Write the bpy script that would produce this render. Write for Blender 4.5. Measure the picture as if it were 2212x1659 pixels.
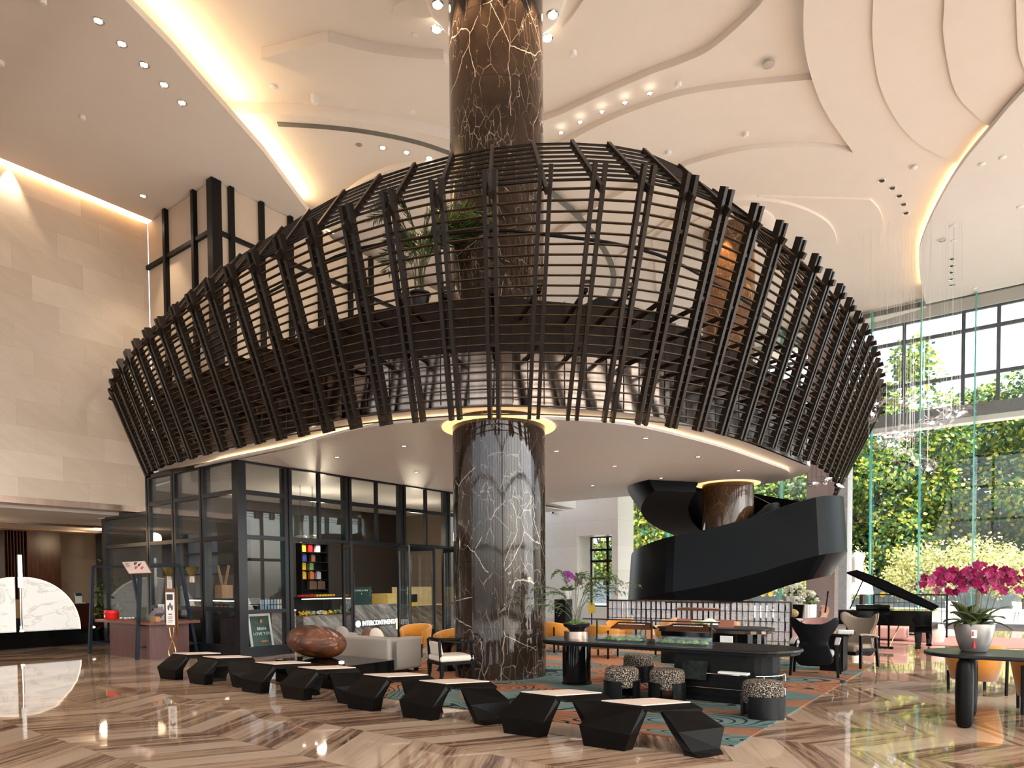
import bpy, bmesh, math, random
from mathutils import Vector, Matrix, Euler
R_ = math.radians
for o in list(bpy.data.objects): bpy.data.objects.remove(o)
S = bpy.context.scene
COL = S.collection
random.seed(7)

# ---------------------------------------------------------------- camera
FPX, PITCH, ROLL, CH, HOR = 1475.0, 1.9, -0.4, 1.7, 1258.0
PPX, PPY = 1106.0, HOR + FPX * math.tan(R_(PITCH))
cam_d = bpy.data.cameras.new('camera'); cam = bpy.data.objects.new('camera', cam_d); COL.objects.link(cam)
CR = Matrix.Rotation(R_(90 - PITCH), 3, 'X') @ Matrix.Rotation(R_(ROLL), 3, 'Z')
cam.matrix_world = Matrix.Translation((0, 0, CH)) @ CR.to_4x4()
cam_d.sensor_fit = 'HORIZONTAL'; cam_d.sensor_width = 36.0; cam_d.lens = 36.0 * FPX / 2212.0
cam_d.shift_y = (PPY - 829.5) / 2212.0
cam_d.clip_start = 0.05; cam_d.clip_end = 400
S.camera = cam

# ---------------------------------------------------------------- sky, sun, exposure
S.view_settings.view_transform = 'Standard'; S.view_settings.look = 'None'
S.view_settings.gamma = 1.0; S.view_settings.use_curve_mapping = False
S.view_settings.exposure = 0.9
w = bpy.data.worlds.new('sky'); S.world = w; w.use_nodes = True
nt = w.node_tree; bg = nt.nodes['Background']
sk = nt.nodes.new('ShaderNodeTexSky'); sk.sky_type = 'NISHITA'; sk.sun_disc = False
sk.sun_elevation = R_(42); sk.sun_rotation = R_(140); sk.air_density = 1.0; sk.dust_density = 3.0; sk.ozone_density = 1.0
hs = nt.nodes.new('ShaderNodeHueSaturation'); hs.inputs['Saturation'].default_value = 0.45
nt.links.new(sk.outputs[0], hs.inputs['Color']); nt.links.new(hs.outputs[0], bg.inputs['Color'])
bg.inputs['Strength'].default_value = 0.5
S.cycles.max_bounces = 10; S.cycles.diffuse_bounces = 5; S.cycles.glossy_bounces = 5
S.cycles.transparent_max_bounces = 24; S.cycles.transmission_bounces = 6
S.cycles.use_denoising = True; S.cycles.sample_clamp_indirect = 6.0
S.cycles.caustics_reflective = True; S.cycles.caustics_refractive = False
TH = R_(36.7)                      # the building stands turned 36.7 degrees from the view
BA = -TH
EX = Vector((math.cos(TH), -math.sin(TH), 0)); EY = Vector((math.sin(TH), math.cos(TH), 0))
sd = bpy.data.lights.new('sun', 'SUN'); sd.energy = 7.0; sd.angle = R_(1.0); sd.color = (1, .93, .8)
sun = bpy.data.objects.new('sun', sd); COL.objects.link(sun)
sdir = (EX * -0.80 + EY * 0.16 + Vector((0, 0, -0.75))).normalized()
sun.rotation_euler = sdir.to_track_quat('-Z', 'Y').to_euler()
def area(name, loc, direction, sx, sy, power, col):
    d = bpy.data.lights.new(name, 'AREA'); d.shape = 'RECTANGLE'; d.size = sx; d.size_y = sy; d.energy = power; d.color = col
    o = bpy.data.objects.new(name, d); COL.objects.link(o); o.location = loc
    o.rotation_euler = Vector(direction).to_track_quat('-Z', 'Z').to_euler(); return o

# daylight arriving through the entrance glazing behind the viewer
area('daylight', tuple(EX * -3 + EY * -11.8 + Vector((0, 0, 6.2))), tuple(EY + Vector((0, 0, .10))), 30, 11, 380, (1, .985, .965))
# ... and through the glazed side wall on the right
area('daylight_side', tuple(EX * 13.5 + EY * 17.5 + Vector((0, 0, 6.0))), tuple(EX * -1 + EY * -.25 + Vector((0, 0, .10))), 22, 10.5, 2080, (1, .985, .965))
# ---------------------------------------------------------------- helpers
def W(a, b, z=0.0): return EX * a + EY * b + Vector((0, 0, z))      # building axes -> world
def toab(p): return (p.x * EX.x + p.y * EX.y, p.x * EY.x + p.y * EY.y)
def ray(px, py):
    d = CR @ Vector(((px - PPX) / FPX, -(py - PPY) / FPX, -1.0)); return d / d.y
def atY(px, py, Y): return Vector((0, 0, CH)) + ray(px, py) * Y     # survey: a seen point at a known depth
def atZ(px, py, z):                                                  # ... or at a known height
    d = ray(px, py); return Vector((0, 0, CH)) + d * ((z - CH) / d.z)
def onA(px, py, a):
    d = ray(px, py); da, db = toab(d); t = a / da; return Vector((0, 0, CH)) + d * t
def onB(px, py, b):
    d = ray(px, py); da, db = toab(d); t = b / db; return Vector((0, 0, CH)) + d * t
def a_at(px, b, py=1300): return toab(onB(px, py, b))[0]
def b_at(px, a, py=1300): return toab(onA(px, py, a))[1]
def catmull(pts, n=6):
    P = [Vector(p) for p in pts]; out = []
    for i in range(len(P) - 1):
        p0, p1, p2, p3 = P[max(i - 1, 0)], P[i], P[i + 1], P[min(i + 2, len(P) - 1)]
        for k in range(n):
            t = k / n
            out.append(0.5 * ((2 * p1) + (p2 - p0) * t + (2 * p0 - 5 * p1 + 4 * p2 - p3) * t * t + (3 * p1 - p0 - 3 * p2 + p3) * t ** 3))
    out.append(P[-1]); return out

class MB:
    def __init__(s): s.bm = bmesh.new()
    def v(s, p): return s.bm.verts.new(p)
    def face(s, pts):
        try: return s.bm.faces.new([s.v(p) for p in pts])
        except ValueError: return None
    def box(s, c, d, rot=None):
        M = rot if rot is not None else Matrix.Identity(3)
        c = Vector(c); q = []
        for x in (-.5, .5):
            for y in (-.5, .5):
                for z in (-.5, .5): q.append(s.v(c + M @ Vector((x * d[0], y * d[1], z * d[2]))))
        for f in ((0, 1, 3, 2), (4, 6, 7, 5), (0, 4, 5, 1), (2, 3, 7, 6), (0, 2, 6, 4), (1, 5, 7, 3)):
            s.bm.faces.new([q[i] for i in f])
        return s
    def bx(s, x0, x1, y0, y1, z0, z1): return s.box(((x0 + x1) / 2, (y0 + y1) / 2, (z0 + z1) / 2), (x1 - x0, y1 - y0, z1 - z0))
    def ob(s, a0, a1, b0, b1, z0, z1):                               # box along the building axes, world coordinates
        return s.box(W((a0 + a1) / 2, (b0 + b1) / 2, (z0 + z1) / 2), (a1 - a0, b1 - b0, z1 - z0), Matrix.Rotation(BA, 3, 'Z'))
    def bar(s, p0, p1, wx, wy, up=(0, 0, 1)):                        # rectangular bar between two points
        p0, p1 = Vector(p0), Vector(p1); d = p1 - p0; z = d.normalized(); u = Vector(up)
        if abs(z.dot(u)) > .98: u = Vector((1, 0, 0))
        x = u.cross(z).normalized(); y = z.cross(x)
        return s.box((p0 + p1) / 2, (wx, wy, d.length), Matrix((x, y, z)).transposed())
    def rings(s, rr, closed=False, cap=True):
        R = [[s.v(p) for p in r] for r in rr]; n = len(R[0])
        for i in range(len(R) - 1 + (1 if closed else 0)):
            a, b = R[i], R[(i + 1) % len(R)]
            for k in range(n): s.bm.faces.new((a[k], a[(k + 1) % n], b[(k + 1) % n], b[k]))
        if cap and not closed:
            s.bm.faces.new(R[0][::-1]); s.bm.faces.new(R[-1])
        return s
    def cyl(s, p0, p1, r0, r1=None, n=16):
        p0, p1 = Vector(p0), Vector(p1); r1 = r0 if r1 is None else r1
        z = (p1 - p0).normalized(); u = Vector((0, 0, 1)) if abs(z.z) < .9 else Vector((1, 0, 0))
        x = u.cross(z).normalized(); y = z.cross(x)
        return s.rings([[p + (x * math.cos(2 * math.pi * k / n) + y * math.sin(2 * math.pi * k / n)) * r for k in range(n)] for p, r in ((p0, r0), (p1, r1))])
    def lathe(s, prof, c=(0, 0, 0), n=32, cap=True, sx=1.0, sy=1.0):
        c = Vector(c)
        return s.rings([[c + Vector((max(r, .0005) * sx * math.cos(2 * math.pi * k / n), max(r, .0005) * sy * math.sin(2 * math.pi * k / n), z)) for k in range(n)] for r, z in prof], cap=cap)
    def prism(s, pts, z0, z1):
        b = [s.v((p[0], p[1], z0)) for p in pts]; t = [s.v((p[0], p[1], z1)) for p in pts]; n = len(b)
        s.bm.faces.new(b[::-1]); s.bm.faces.new(t)
        for i in range(n): s.bm.faces.new((b[i], b[(i + 1) % n], t[(i + 1) % n], t[i]))
        return s
    def tube(s, pts, r, n=6, taper=None, flat=1.0, up=None, closed=False):
        P = [Vector(p) for p in pts]; rr = []; u = None
        for i, p in enumerate(P):
            if closed: d = P[(i + 1) % len(P)] - P[i - 1]
            else: d = P[min(i + 1, len(P) - 1)] - P[max(i - 1, 0)]
            d.normalize()
            if up is not None: u = Vector(up)
            elif u is None: u = Vector((0, 0, 1)) if abs(d.z) < .9 else Vector((1, 0, 0))
            u = (u - d * u.dot(d)).normalized(); x = u.cross(d)
            q = r if taper is None else r + (taper - r) * i / (len(P) - 1)
            rr.append([p + (x * math.cos(2 * math.pi * (k + .5) / n) * flat + u * math.sin(2 * math.pi * (k + .5) / n)) * q for k in range(n)])
        return s.rings(rr, closed=closed)
    def ell(s, c, r, nu=16, nv=10, M=None):
        M = M if M is not None else Matrix.Identity(3); c = Vector(c); rr = []
        for i in range(nv + 1):
            th = math.pi * i / nv; q = max(math.sin(th), .01)
            rr.append([c + M @ Vector((r[0] * q * math.cos(2 * math.pi * k / nu), r[1] * q * math.sin(2 * math.pi * k / nu), -r[2] * math.cos(th))) for k in range(nu)])
        return s.rings(rr)
    def leaf(s, p, d, L, wd, nrm=None, bend=0.0):
        p = Vector(p); d = Vector(d).normalized(); u = Vector(nrm) if nrm is not None else Vector((random.uniform(-1, 1), random.uniform(-1, 1), random.uniform(.2, 1)))
        x = d.cross(u)
        if x.length < 1e-4: x = d.cross(Vector((1, 0, .3)))
        x.normalize(); n = x.cross(d)
        a, m, m2, e = p, p + d * L * .35 + n * bend * L, p + d * L * .7 + n * bend * L, p + d * L
        q = [s.v(a), s.v(m - x * wd * .5), s.v(m2 - x * wd * .4), s.v(e), s.v(m2 + x * wd * .4), s.v(m + x * wd * .5)]
        s.bm.faces.new(q); return s
    def shift(s, d):
        bmesh.ops.translate(s.bm, verts=s.bm.verts, vec=Vector(d)); return s
    def build(s, name, mat, parent=None, smooth=False, bevel=0.0, local=None, seg=2):
        if local is not None: s.bm.transform(Matrix.Translation(-Vector(local)))
        bmesh.ops.recalc_face_normals(s.bm, faces=s.bm.faces)
        me = bpy.data.meshes.new(name); s.bm.to_mesh(me); s.bm.free()
        me.materials.append(mat)
        if smooth:
            for p in me.polygons: p.use_smooth = True
            if smooth != 'all':
                try: me.set_sharp_from_angle(angle=R_(38) if smooth is True else smooth)
                except Exception: pass
        o = bpy.data.objects.new(name, me); COL.objects.link(o)
        if parent is not None: o.parent = parent
        if bevel:
            m = o.modifiers.new('bevel', 'BEVEL'); m.width = bevel; m.segments = seg; m.limit_method = 'ANGLE'; m.angle_limit = R_(40)
        return o
def tag(o, label, cat, group=None, kind=None):
    o['label'] = label; o['category'] = cat
    if group: o['group'] = group
    if kind: o['kind'] = kind
    return o
def thing(name, label, cat, loc=(0, 0, 0), rz=0.0, group=None):
    o = bpy.data.objects.new(name, None); COL.objects.link(o); o.empty_display_size = .1
    o.location = loc; o.rotation_euler = (0, 0, rz); return tag(o, label, cat, group)
def struct(name, mb, mat, parent=None, **k):
    o = mb.build(name, mat, parent, **k)
    if parent is None: o['kind'] = 'structure'
    return o
def kids(o): return [c for c in bpy.data.objects if c.parent == o]
def dup(root, loc, rz, label, group=None):
    r = root.copy(); COL.objects.link(r); r.location = loc; r.rotation_euler = (0, 0, rz); r['label'] = label
    if group: r['group'] = group
    for ch in kids(root):
        c = ch.copy(); COL.objects.link(c); c.parent = r
        for g in kids(ch):
            d = g.copy(); COL.objects.link(d); d.parent = c
    return r
def text(s, size, mat, parent, loc, rot, name='lettering', ext=.002, align='CENTER'):
    c = bpy.data.curves.new(name, 'FONT'); c.body = s; c.size = size; c.extrude = ext; c.align_x = align; c.align_y = 'CENTER'; c.resolution_u = 2
    c.materials.append(mat); tmp = bpy.data.objects.new('tmp', c); COL.objects.link(tmp); bpy.context.view_layer.update()
    me = bpy.data.meshes.new_from_object(tmp.evaluated_get(bpy.context.evaluated_depsgraph_get())); bpy.data.objects.remove(tmp); me.name = name
    o = bpy.data.objects.new(name, me); COL.objects.link(o); o.parent = parent; o.location = loc; o.rotation_euler = rot; return o
def spot(parent, loc, power, col=(1, .8, .58), ang=70, blend=.6, r=.04, tgt=None):
    d = bpy.data.lights.new('lamp_light', 'SPOT'); d.energy = power; d.color = col; d.spot_size = R_(ang); d.spot_blend = blend; d.shadow_soft_size = r
    o = bpy.data.objects.new('lamp_light', d); COL.objects.link(o); o.location = loc
    if parent is not None: o.parent = parent
    if tgt is not None: o.rotation_euler = (Vector(tgt) - Vector(loc)).to_track_quat('-Z', 'Y').to_euler()
    return o

# ---------------------------------------------------------------- materials
def newmat(name):
    m = bpy.data.materials.new(name); m.use_nodes = True; return m, m.node_tree, m.node_tree.nodes['Principled BSDF']
class N:                                                             # small node writer
    def __init__(s, nt): s.nt = nt
    def new(s, t, **k):
        n = s.nt.nodes.new(t)
        for a, b in k.items(): setattr(n, a, b)
        return n
    def put(s, sock, val):
        if isinstance(val, bpy.types.NodeSocket): s.nt.links.new(val, sock)
        else: sock.default_value = val
    def m(s, op, a, b=0.0, c=None):
        n = s.new('ShaderNodeMath', operation=op); s.put(n.inputs[0], a); s.put(n.inputs[1], b)
        if c is not None: s.put(n.inputs[2], c)
        return n.outputs[0]
    def comb(s, x, y, z):
        n = s.new('ShaderNodeCombineXYZ'); s.put(n.inputs[0], x); s.put(n.inputs[1], y); s.put(n.inputs[2], z); return n.outputs[0]
    def noise(s, vec, scale, detail=3.0, rough=.5, dist=0.0):
        n = s.new('ShaderNodeTexNoise'); s.put(n.inputs['Vector'], vec); n.inputs['Scale'].default_value = scale
        n.inputs['Detail'].default_value = detail; n.inputs['Roughness'].default_value = rough; n.inputs['Distortion'].default_value = dist; return n.outputs[0]
    def ramp(s, fac, stops, interp='LINEAR'):
        n = s.new('ShaderNodeValToRGB'); s.put(n.inputs[0], fac); e = n.color_ramp; e.interpolation = interp
        while len(e.elements) < len(stops): e.elements.new(.5)
        for el, (p, c) in zip(e.elements, stops): el.position = p; el.color = (*c, 1) if len(c) == 3 else c
        return n.outputs[0]
    def mix(s, f, a, b, blend='MIX'):
        n = s.new('ShaderNodeMix', data_type='RGBA', blend_type=blend); s.put(n.inputs[0], f)
        for i, q in ((6, a), (7, b)): s.put(n.inputs[i], (*q, 1) if isinstance(q, tuple) and len(q) == 3 else q)
        return n.outputs[2]
    def pos(s): return s.new('ShaderNodeNewGeometry').outputs['Position']
    def obj(s): return s.new('ShaderNodeTexCoord').outputs['Object']
    def sep(s, v): n = s.new('ShaderNodeSeparateXYZ'); s.put(n.inputs[0], v); return n.outputs
    def maprot(s, v, rz=0.0, sc=(1, 1, 1), rx=0.0, ry=0.0):
        n = s.new('ShaderNodeMapping'); n.vector_type = 'POINT'; s.put(n.inputs[0], v); n.inputs['Rotation'].default_value = (rx, ry, rz); n.inputs['Scale'].default_value = sc; return n.outputs[0]
    def bump(s, bsdf, h, strength=.2, dist=.02):
        n = s.new('ShaderNodeBump'); n.inputs['Strength'].default_value = strength; n.inputs['Distance'].default_value = dist; s.put(n.inputs['Height'], h)
        s.nt.links.new(n.outputs[0], bsdf.inputs['Normal'])
def P(name, col, rough=.5, metal=0.0, var=.12, sc=6.0, bump=0.0, coat=0.0, spec=None, sheen=0.0, bsc=None, stretch=(1, 1, 1), world=False):
    m, t, b = newmat(name); n = N(t)
    v = n.pos() if world else n.obj()
    if stretch != (1, 1, 1): v = n.maprot(v, sc=stretch)
    f = n.noise(v, sc, 4.0, .6)
    lo = tuple(max(c * (1 - var), 0) for c in col); hi = tuple(min(c * (1 + var), 1) for c in col)
    n.put(b.inputs['Base Color'], n.ramp(f, [(.3, lo), (.7, hi)]))
    b.inputs['Roughness'].default_value = rough; b.inputs['Metallic'].default_value = metal
    if coat: b.inputs['Coat Weight'].default_value = coat; b.inputs['Coat Roughness'].default_value = .04
    if spec is None and rough >= .7: spec = .15
    if spec is not None: b.inputs['Specular IOR Level'].default_value = spec
    if sheen: b.inputs['Sheen Weight'].default_value = sheen
    if bump: n.bump(b, n.noise(v, bsc or sc * 8, 3.0), bump, .01)
    return m
def EMIT(name, col, s):
    m, t, b = newmat(name); b.inputs['Base Color'].default_value = (.8, .8, .8, 1)
    n = N(t); f = n.noise(n.obj(), 3.0); c = n.ramp(f, [(0, tuple(x * .95 for x in col)), (1, col)])
    n.put(b.inputs['Emission Color'], c); b.inputs['Emission Strength'].default_value = s; return m
def GLASS(name, tint=(.96, .98, .97), base=.04, edge=.5, rough=0.0):
    m, t, b = newmat(name); t.nodes.remove(b); n = N(t)
    tr = n.new('ShaderNodeBsdfTransparent'); tr.inputs[0].default_value = (*tint, 1)
    gl = n.new('ShaderNodeBsdfGlossy'); gl.inputs['Roughness'].default_value = rough; gl.inputs['Color'].default_value = (1, 1, 1, 1)
    lw = n.new('ShaderNodeLayerWeight'); lw.inputs['Blend'].default_value = .5
    mx = n.new('ShaderNodeMixShader'); f = n.m('ADD', n.m('MULTIPLY', n.m('POWER', lw.outputs['Facing'], 5.0), edge), base)
    n.put(mx.inputs[0], f); t.links.new(tr.outputs[0], mx.inputs[1]); t.links.new(gl.outputs[0], mx.inputs[2])
    t.links.new(mx.outputs[0], t.nodes['Material Output'].inputs[0]); return m
def LEAF(name, stops, trans=.35, rough=.5):
    m, t, b = newmat(name); n = N(t); g = n.new('ShaderNodeNewGeometry')
    c = n.ramp(g.outputs['Random Per Island'], stops); n.put(b.inputs['Base Color'], c); b.inputs['Roughness'].default_value = rough
    tl = n.new('ShaderNodeBsdfTranslucent'); n.put(tl.inputs[0], c); mx = n.new('ShaderNodeMixShader'); mx.inputs[0].default_value = trans
    t.links.new(b.outputs[0], mx.inputs[1]); t.links.new(tl.outputs[0], mx.inputs[2]); t.links.new(mx.outputs[0], t.nodes['Material Output'].inputs[0]); return m
def mk_floor():
    m, t, b = newmat('marble_chevron'); n = N(t)
    v = n.maprot(n.pos(), rz=TH)                 # x along the a axis, y along the b axis
    a, bb, _ = n.sep(v)
    half = 1.12
    q = n.m('DIVIDE', n.m('ADD', bb, .35), half)
    fl = n.m('FLOOR', q)
    fr = n.m('SUBTRACT', q, fl)
    odd = n.m('MODULO', n.m('ADD', fl, 100.0), 2.0)
    tri = n.m('ABSOLUTE', n.m('SUBTRACT', odd, fr))          # zigzag 0..1
    s = n.m('ADD', a, n.m('MULTIPLY', tri, half * .58))
    pk = n.m('DIVIDE', s, .36)
    idx = n.m('FLOOR', pk); loc = n.m('SUBTRACT', pk, idx)
    wn = n.new('ShaderNodeTexWhiteNoise', noise_dimensions='2D'); n.put(wn.inputs['Vector'], n.comb(idx, fl, 0.0))
    rnd = wn.outputs['Value']
    off = n.m('MULTIPLY', rnd, 37.0)
    vec = n.comb(n.m('ADD', n.m('MULTIPLY', s, 9.0), off), n.m('ADD', n.m('MULTIPLY', q, .8), off), off)
    f1 = n.noise(vec, 1.0, 5.0, .62, .35)
    vec2 = n.comb(n.m('MULTIPLY', s, 34.0), n.m('MULTIPLY', q, 2.2), off)
    f2 = n.noise(vec2, 1.0, 4.0, .7, .3)
    f = n.m('ADD', n.m('MULTIPLY', f1, .66), n.m('MULTIPLY', f2, .34))
    f = n.m('ADD', f, n.m('MULTIPLY', n.m('SUBTRACT', rnd, .5), .13))
    c = n.ramp(f, [(.30, (.045, .027, .019)), (.40, (.17, .10, .066)), (.46, (.31, .20, .135)), (.53, (.45, .315, .22)), (.62, (.53, .395, .29))])
    pale = n.m('GREATER_THAN', rnd, .80)
    c = n.mix(n.m('MULTIPLY', pale, .7), c, (.54, .415, .31))
    jt = n.m('MAXIMUM', n.m('LESS_THAN', loc, .008), n.m('LESS_THAN', fr, .003))
    c = n.mix(jt, c, (.16, .11, .08)); c = n.mix(1.0, c, (.86, .83, .80), 'MULTIPLY')
    n.put(b.inputs['Base Color'], c); b.inputs['Roughness'].default_value = .035; b.inputs['IOR'].default_value = 1.62
    n.bump(b, n.noise(n.pos(), .55, 2.0), .06, .05)
    return m
def mk_rug():
    m, t, b = newmat('topographic_carpet'); n = N(t); v = n.maprot(n.pos(), rz=TH)
    vs = n.maprot(v, sc=(.42, .8, 1))
    f = n.noise(vs, .62, 1.5, .5, .9)
    k = n.m('MULTIPLY', f, 58.0); fr = n.m('FRACT', k)
    line = n.m('LESS_THAN', n.m('ABSOLUTE', n.m('SUBTRACT', fr, .5)), .12)
    lm = n.m('GREATER_THAN', n.noise(v, .45, 1.0), .47)
    line = n.m('MULTIPLY', line, lm)
    zone = n.noise(n.maprot(v, sc=(.5, 1.0, 1)), .5, 2.0, .5, .6)
    c = n.ramp(zone, [(.34, (.15, .15, .10)), (.40, (.13, .19, .18)), (.445, (.17, .235, .22)), (.465, (.40, .175, .09)), (.575, (.34, .155, .085)), (.60, (.12, .175, .17)), (.68, (.18, .24, .225))])
    st = n.noise(n.maprot(v, sc=(1.2, 26, 1)), 1.0, 3.0, .7)
    c = n.mix(.55, c, n.ramp(st, [(.3, (.40, .40, .40)), (.7, (.95, .95, .95))]), 'MULTIPLY')
    c = n.mix(line, c, (.012, .028, .03))
    n.put(b.inputs['Base Color'], c); b.inputs['Roughness'].default_value = .95; b.inputs['Specular IOR Level'].default_value = .05
    n.bump(b, n.noise(v, 260.0), .3, .004); return m
def mk_darkmarble(name, base, mid, vein, sc=1.0):
    m, t, b = newmat(name); n = N(t); v = n.pos(); x, y, z = n.sep(v)
    d = n.noise(v, 1.3 * sc, 4.0, .6)
    dv = n.new('ShaderNodeMix', data_type='VECTOR'); dv.inputs[0].default_value = .16
    nn = n.new('ShaderNodeTexNoise'); n.put(nn.inputs['Vector'], v); nn.inputs['Scale'].default_value = 2.2 * sc; nn.inputs['Detail'].default_value = 4
    n.put(dv.inputs[4], v); n.put(dv.inputs[5], nn.outputs['Color'])
    def veins(s, th, w=(1, 1, .55)):
        vo = n.new('ShaderNodeTexVoronoi', feature='DISTANCE_TO_EDGE'); n.put(vo.inputs['Vector'], n.maprot(dv.outputs[1], sc=w)); vo.inputs['Scale'].default_value = s
        return n.m('SUBTRACT', 1.0, n.m('MULTIPLY', vo.outputs['Distance'], th), None)
    v1 = n.m('MULTIPLY', n.m('MAXIMUM', veins(1.5 * sc, 150.0), 0.0), n.m('MULTIPLY', n.m('GREATER_THAN', n.noise(v, .8 * sc, 2.0), .5), n.noise(v, 5.0 * sc, 3.0)))
    v2 = n.m('MULTIPLY', n.m('MAXIMUM', veins(4.6 * sc, 60.0, (1, 1, .4)), 0.0), n.m('MULTIPLY', n.m('MAXIMUM', n.m('SUBTRACT', n.noise(v, 1.9 * sc, 3.0), .46), 0.0), 3.0))
    v3 = n.m('MULTIPLY', n.m('MAXIMUM', veins(10.0 * sc, 40.0, (1, 1, .3)), 0.0), n.m('MULTIPLY', n.m('MAXIMUM', n.m('SUBTRACT', n.noise(v, 1.1 * sc, 2.0), .44), 0.0), 3.2))
    sp = n.m('MULTIPLY', n.m('GREATER_THAN', n.noise(n.maprot(v, sc=(1, 1, .5)), 9.0 * sc, 5.0, .75), .66), .35)
    c = n.ramp(d, [(.3, base), (.7, mid)])
    k = n.m('MINIMUM', n.m('ADD', n.m('ADD', n.m('MULTIPLY', v1, 1.5), n.m('ADD', n.m('MULTIPLY', v2, .8), n.m('MULTIPLY', v3, .6))), sp), 1.0)
    c = n.mix(k, c, vein)
    jl = n.m('LESS_THAN', n.m('ABSOLUTE', n.m('SUBTRACT', n.m('FRACT', n.m('DIVIDE', n.m('SUBTRACT', z, .32), 1.16)), .5)), .004)
    c = n.mix(jl, c, (.008, .006, .005))
    n.put(b.inputs['Base Color'], c); b.inputs['Roughness'].default_value = .05; b.inputs['IOR'].default_value = 1.42
    n.bump(b, d, .05, .03); return m
def mk_stonewall(name, c0, c1, wz=(1.55, .62), rough=.3, axis='b', sat=1):
    m, t, b = newmat(name); n = N(t); v = n.maprot(n.pos(), rz=TH); x, y, z = n.sep(v)
    h = y if axis == 'b' else x
    row = n.m('FLOOR', n.m('DIVIDE', z, wz[1])); fz = n.m('FRACT', n.m('DIVIDE', z, wz[1]))
    off = n.m('MULTIPLY', n.m('MODULO', row, 3.0), .37)
    q = n.m('ADD', n.m('DIVIDE', h, wz[0]), n.m('ADD', off, 50.0)); cx = n.m('FLOOR', q); fx = n.m('FRACT', q)
    wn = n.new('ShaderNodeTexWhiteNoise', noise_dimensions='2D'); n.put(wn.inputs['Vector'], n.comb(row, cx, 0.0)); r = wn.outputs['Value']
    ve = n.comb(n.m('ADD', n.m('MULTIPLY', h, 1.0), n.m('ADD', n.m('MULTIPLY', z, 1.6), n.m('MULTIPLY', r, 9.0))), n.m('MULTIPLY', n.m('SUBTRACT', z, h), .25), r)
    f = n.noise(ve, 3.0, 6.0, .65, .5)
    ff = n.m('ADD', n.m('MULTIPLY', f, .55), n.m('MULTIPLY', r, .42))
    c = n.ramp(ff, [(.15, c0), (.8, c1)])
    j = n.m('MAXIMUM', n.m('LESS_THAN', fz, .008), n.m('LESS_THAN', fx, .0035))
    c = n.mix(n.m('MULTIPLY', j, .45), c, tuple(q * .45 for q in c0))
    n.put(b.inputs['Base Color'], c); b.inputs['Roughness'].default_value = rough; return m
def mk_streak(name, c0, c1, c2, rot=.6, sc=3.0, rough=.15, stretch=(1, 9, 9)):
    m, t, b = newmat(name); n = N(t); v = n.maprot(n.obj(), rx=rot, ry=.2, rz=.3)
    f = n.noise(n.maprot(v, sc=stretch), sc, 5.0, .65, .5); n.put(b.inputs['Base Color'], n.ramp(f, [(.32, c0), (.5, c1), (.68, c2)])); b.inputs['Roughness'].default_value = rough; return m
def mk_wood(name, c0, c1, axis=2, sc=5.0, rough=.35, coat=0.0, spec=.5):
    m, t, b = newmat(name); b.inputs['Specular IOR Level'].default_value = spec; n = N(t); s = [9, 9, 9]; s[axis] = .8
    f = n.noise(n.maprot(n.obj(), sc=tuple(s)), sc * .4, 5.0, .6, .4); n.put(b.inputs['Base Color'], n.ramp(f, [(.3, c0), (.7, c1)])); b.inputs['Roughness'].default_value = rough
    if coat: b.inputs['Coat Weight'].default_value = coat
    return m
def mk_boucle():
    m, t, b = newmat('boucle_fabric'); n = N(t); f = n.noise(n.obj(), 72.0, 2.0, .6)
    n.put(b.inputs['Base Color'], n.ramp(f, [(.42, (.010, .008, .007)), (.52, (.05, .038, .03)), (.60, (.40, .33, .26))])); b.inputs['Roughness'].default_value = .95; b.inputs['Specular IOR Level'].default_value = .1
    n.bump(b, f, .8, .01); return m
def mk_rings():
    m, t, b = newmat('ringed_timber'); n = N(t); v = n.obj()
    f = n.noise(n.maprot(v, sc=(1.0, 1.4, 2.2)), 1.6, 2.0, .5, .8); k = n.m('FRACT', n.m('MULTIPLY', f, 95.0))
    f2 = n.noise(v, 2.6, 3.0)
    c = n.mix(k, n.ramp(f2, [(.35, (.012, .004, .002)), (.65, (.04, .012, .005))]), n.ramp(f2, [(.35, (.07, .019, .006)), (.65, (.19, .056, .018))]))
    n.put(b.inputs['Base Color'], c); b.inputs['Roughness'].default_value = .32; n.bump(b, k, .35, .008); return m
def mk_backlit():
    m, t, b = newmat('backlit_marble'); n = N(t); v = n.obj()
    f = n.noise(n.maprot(v, rx=.5, sc=(1, 1.2, 2.0)), .7, 5.0, .55, 1.0)
    k = n.m('MAXIMUM', n.m('SUBTRACT', 1.0, n.m('MULTIPLY', n.m('ABSOLUTE', n.m('SUBTRACT', f, .5)), 60.0)), 0.0)
    c = n.mix(n.m('MULTIPLY', k, .55), (1.0, .93, .84), (.50, .42, .34))
    n.put(b.inputs['Base Color'], n.mix(.25, n.mix(.6, c, (.0, .0, .0)), (.3, .29, .28))); n.put(b.inputs['Emission Color'], c); b.inputs['Emission Strength'].default_value = .36; b.inputs['Roughness'].default_value = .2; return m
def mk_glassbrick():
    m, t, b = newmat('crackled_glass_tile'); n = N(t); v = n.obj()
    f = n.noise(v, 60.0, 4.0, .7); c = n.ramp(f, [(.36, (.35, .35, .37)), (.48, (.75, .75, .78)), (.58, (.95, .96, .99))])
    n.put(b.inputs['Base Color'], c); b.inputs['Roughness'].default_value = .15; b.inputs['Transmission Weight'].default_value = .25; n.bump(b, f, .5, .01); return m
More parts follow.
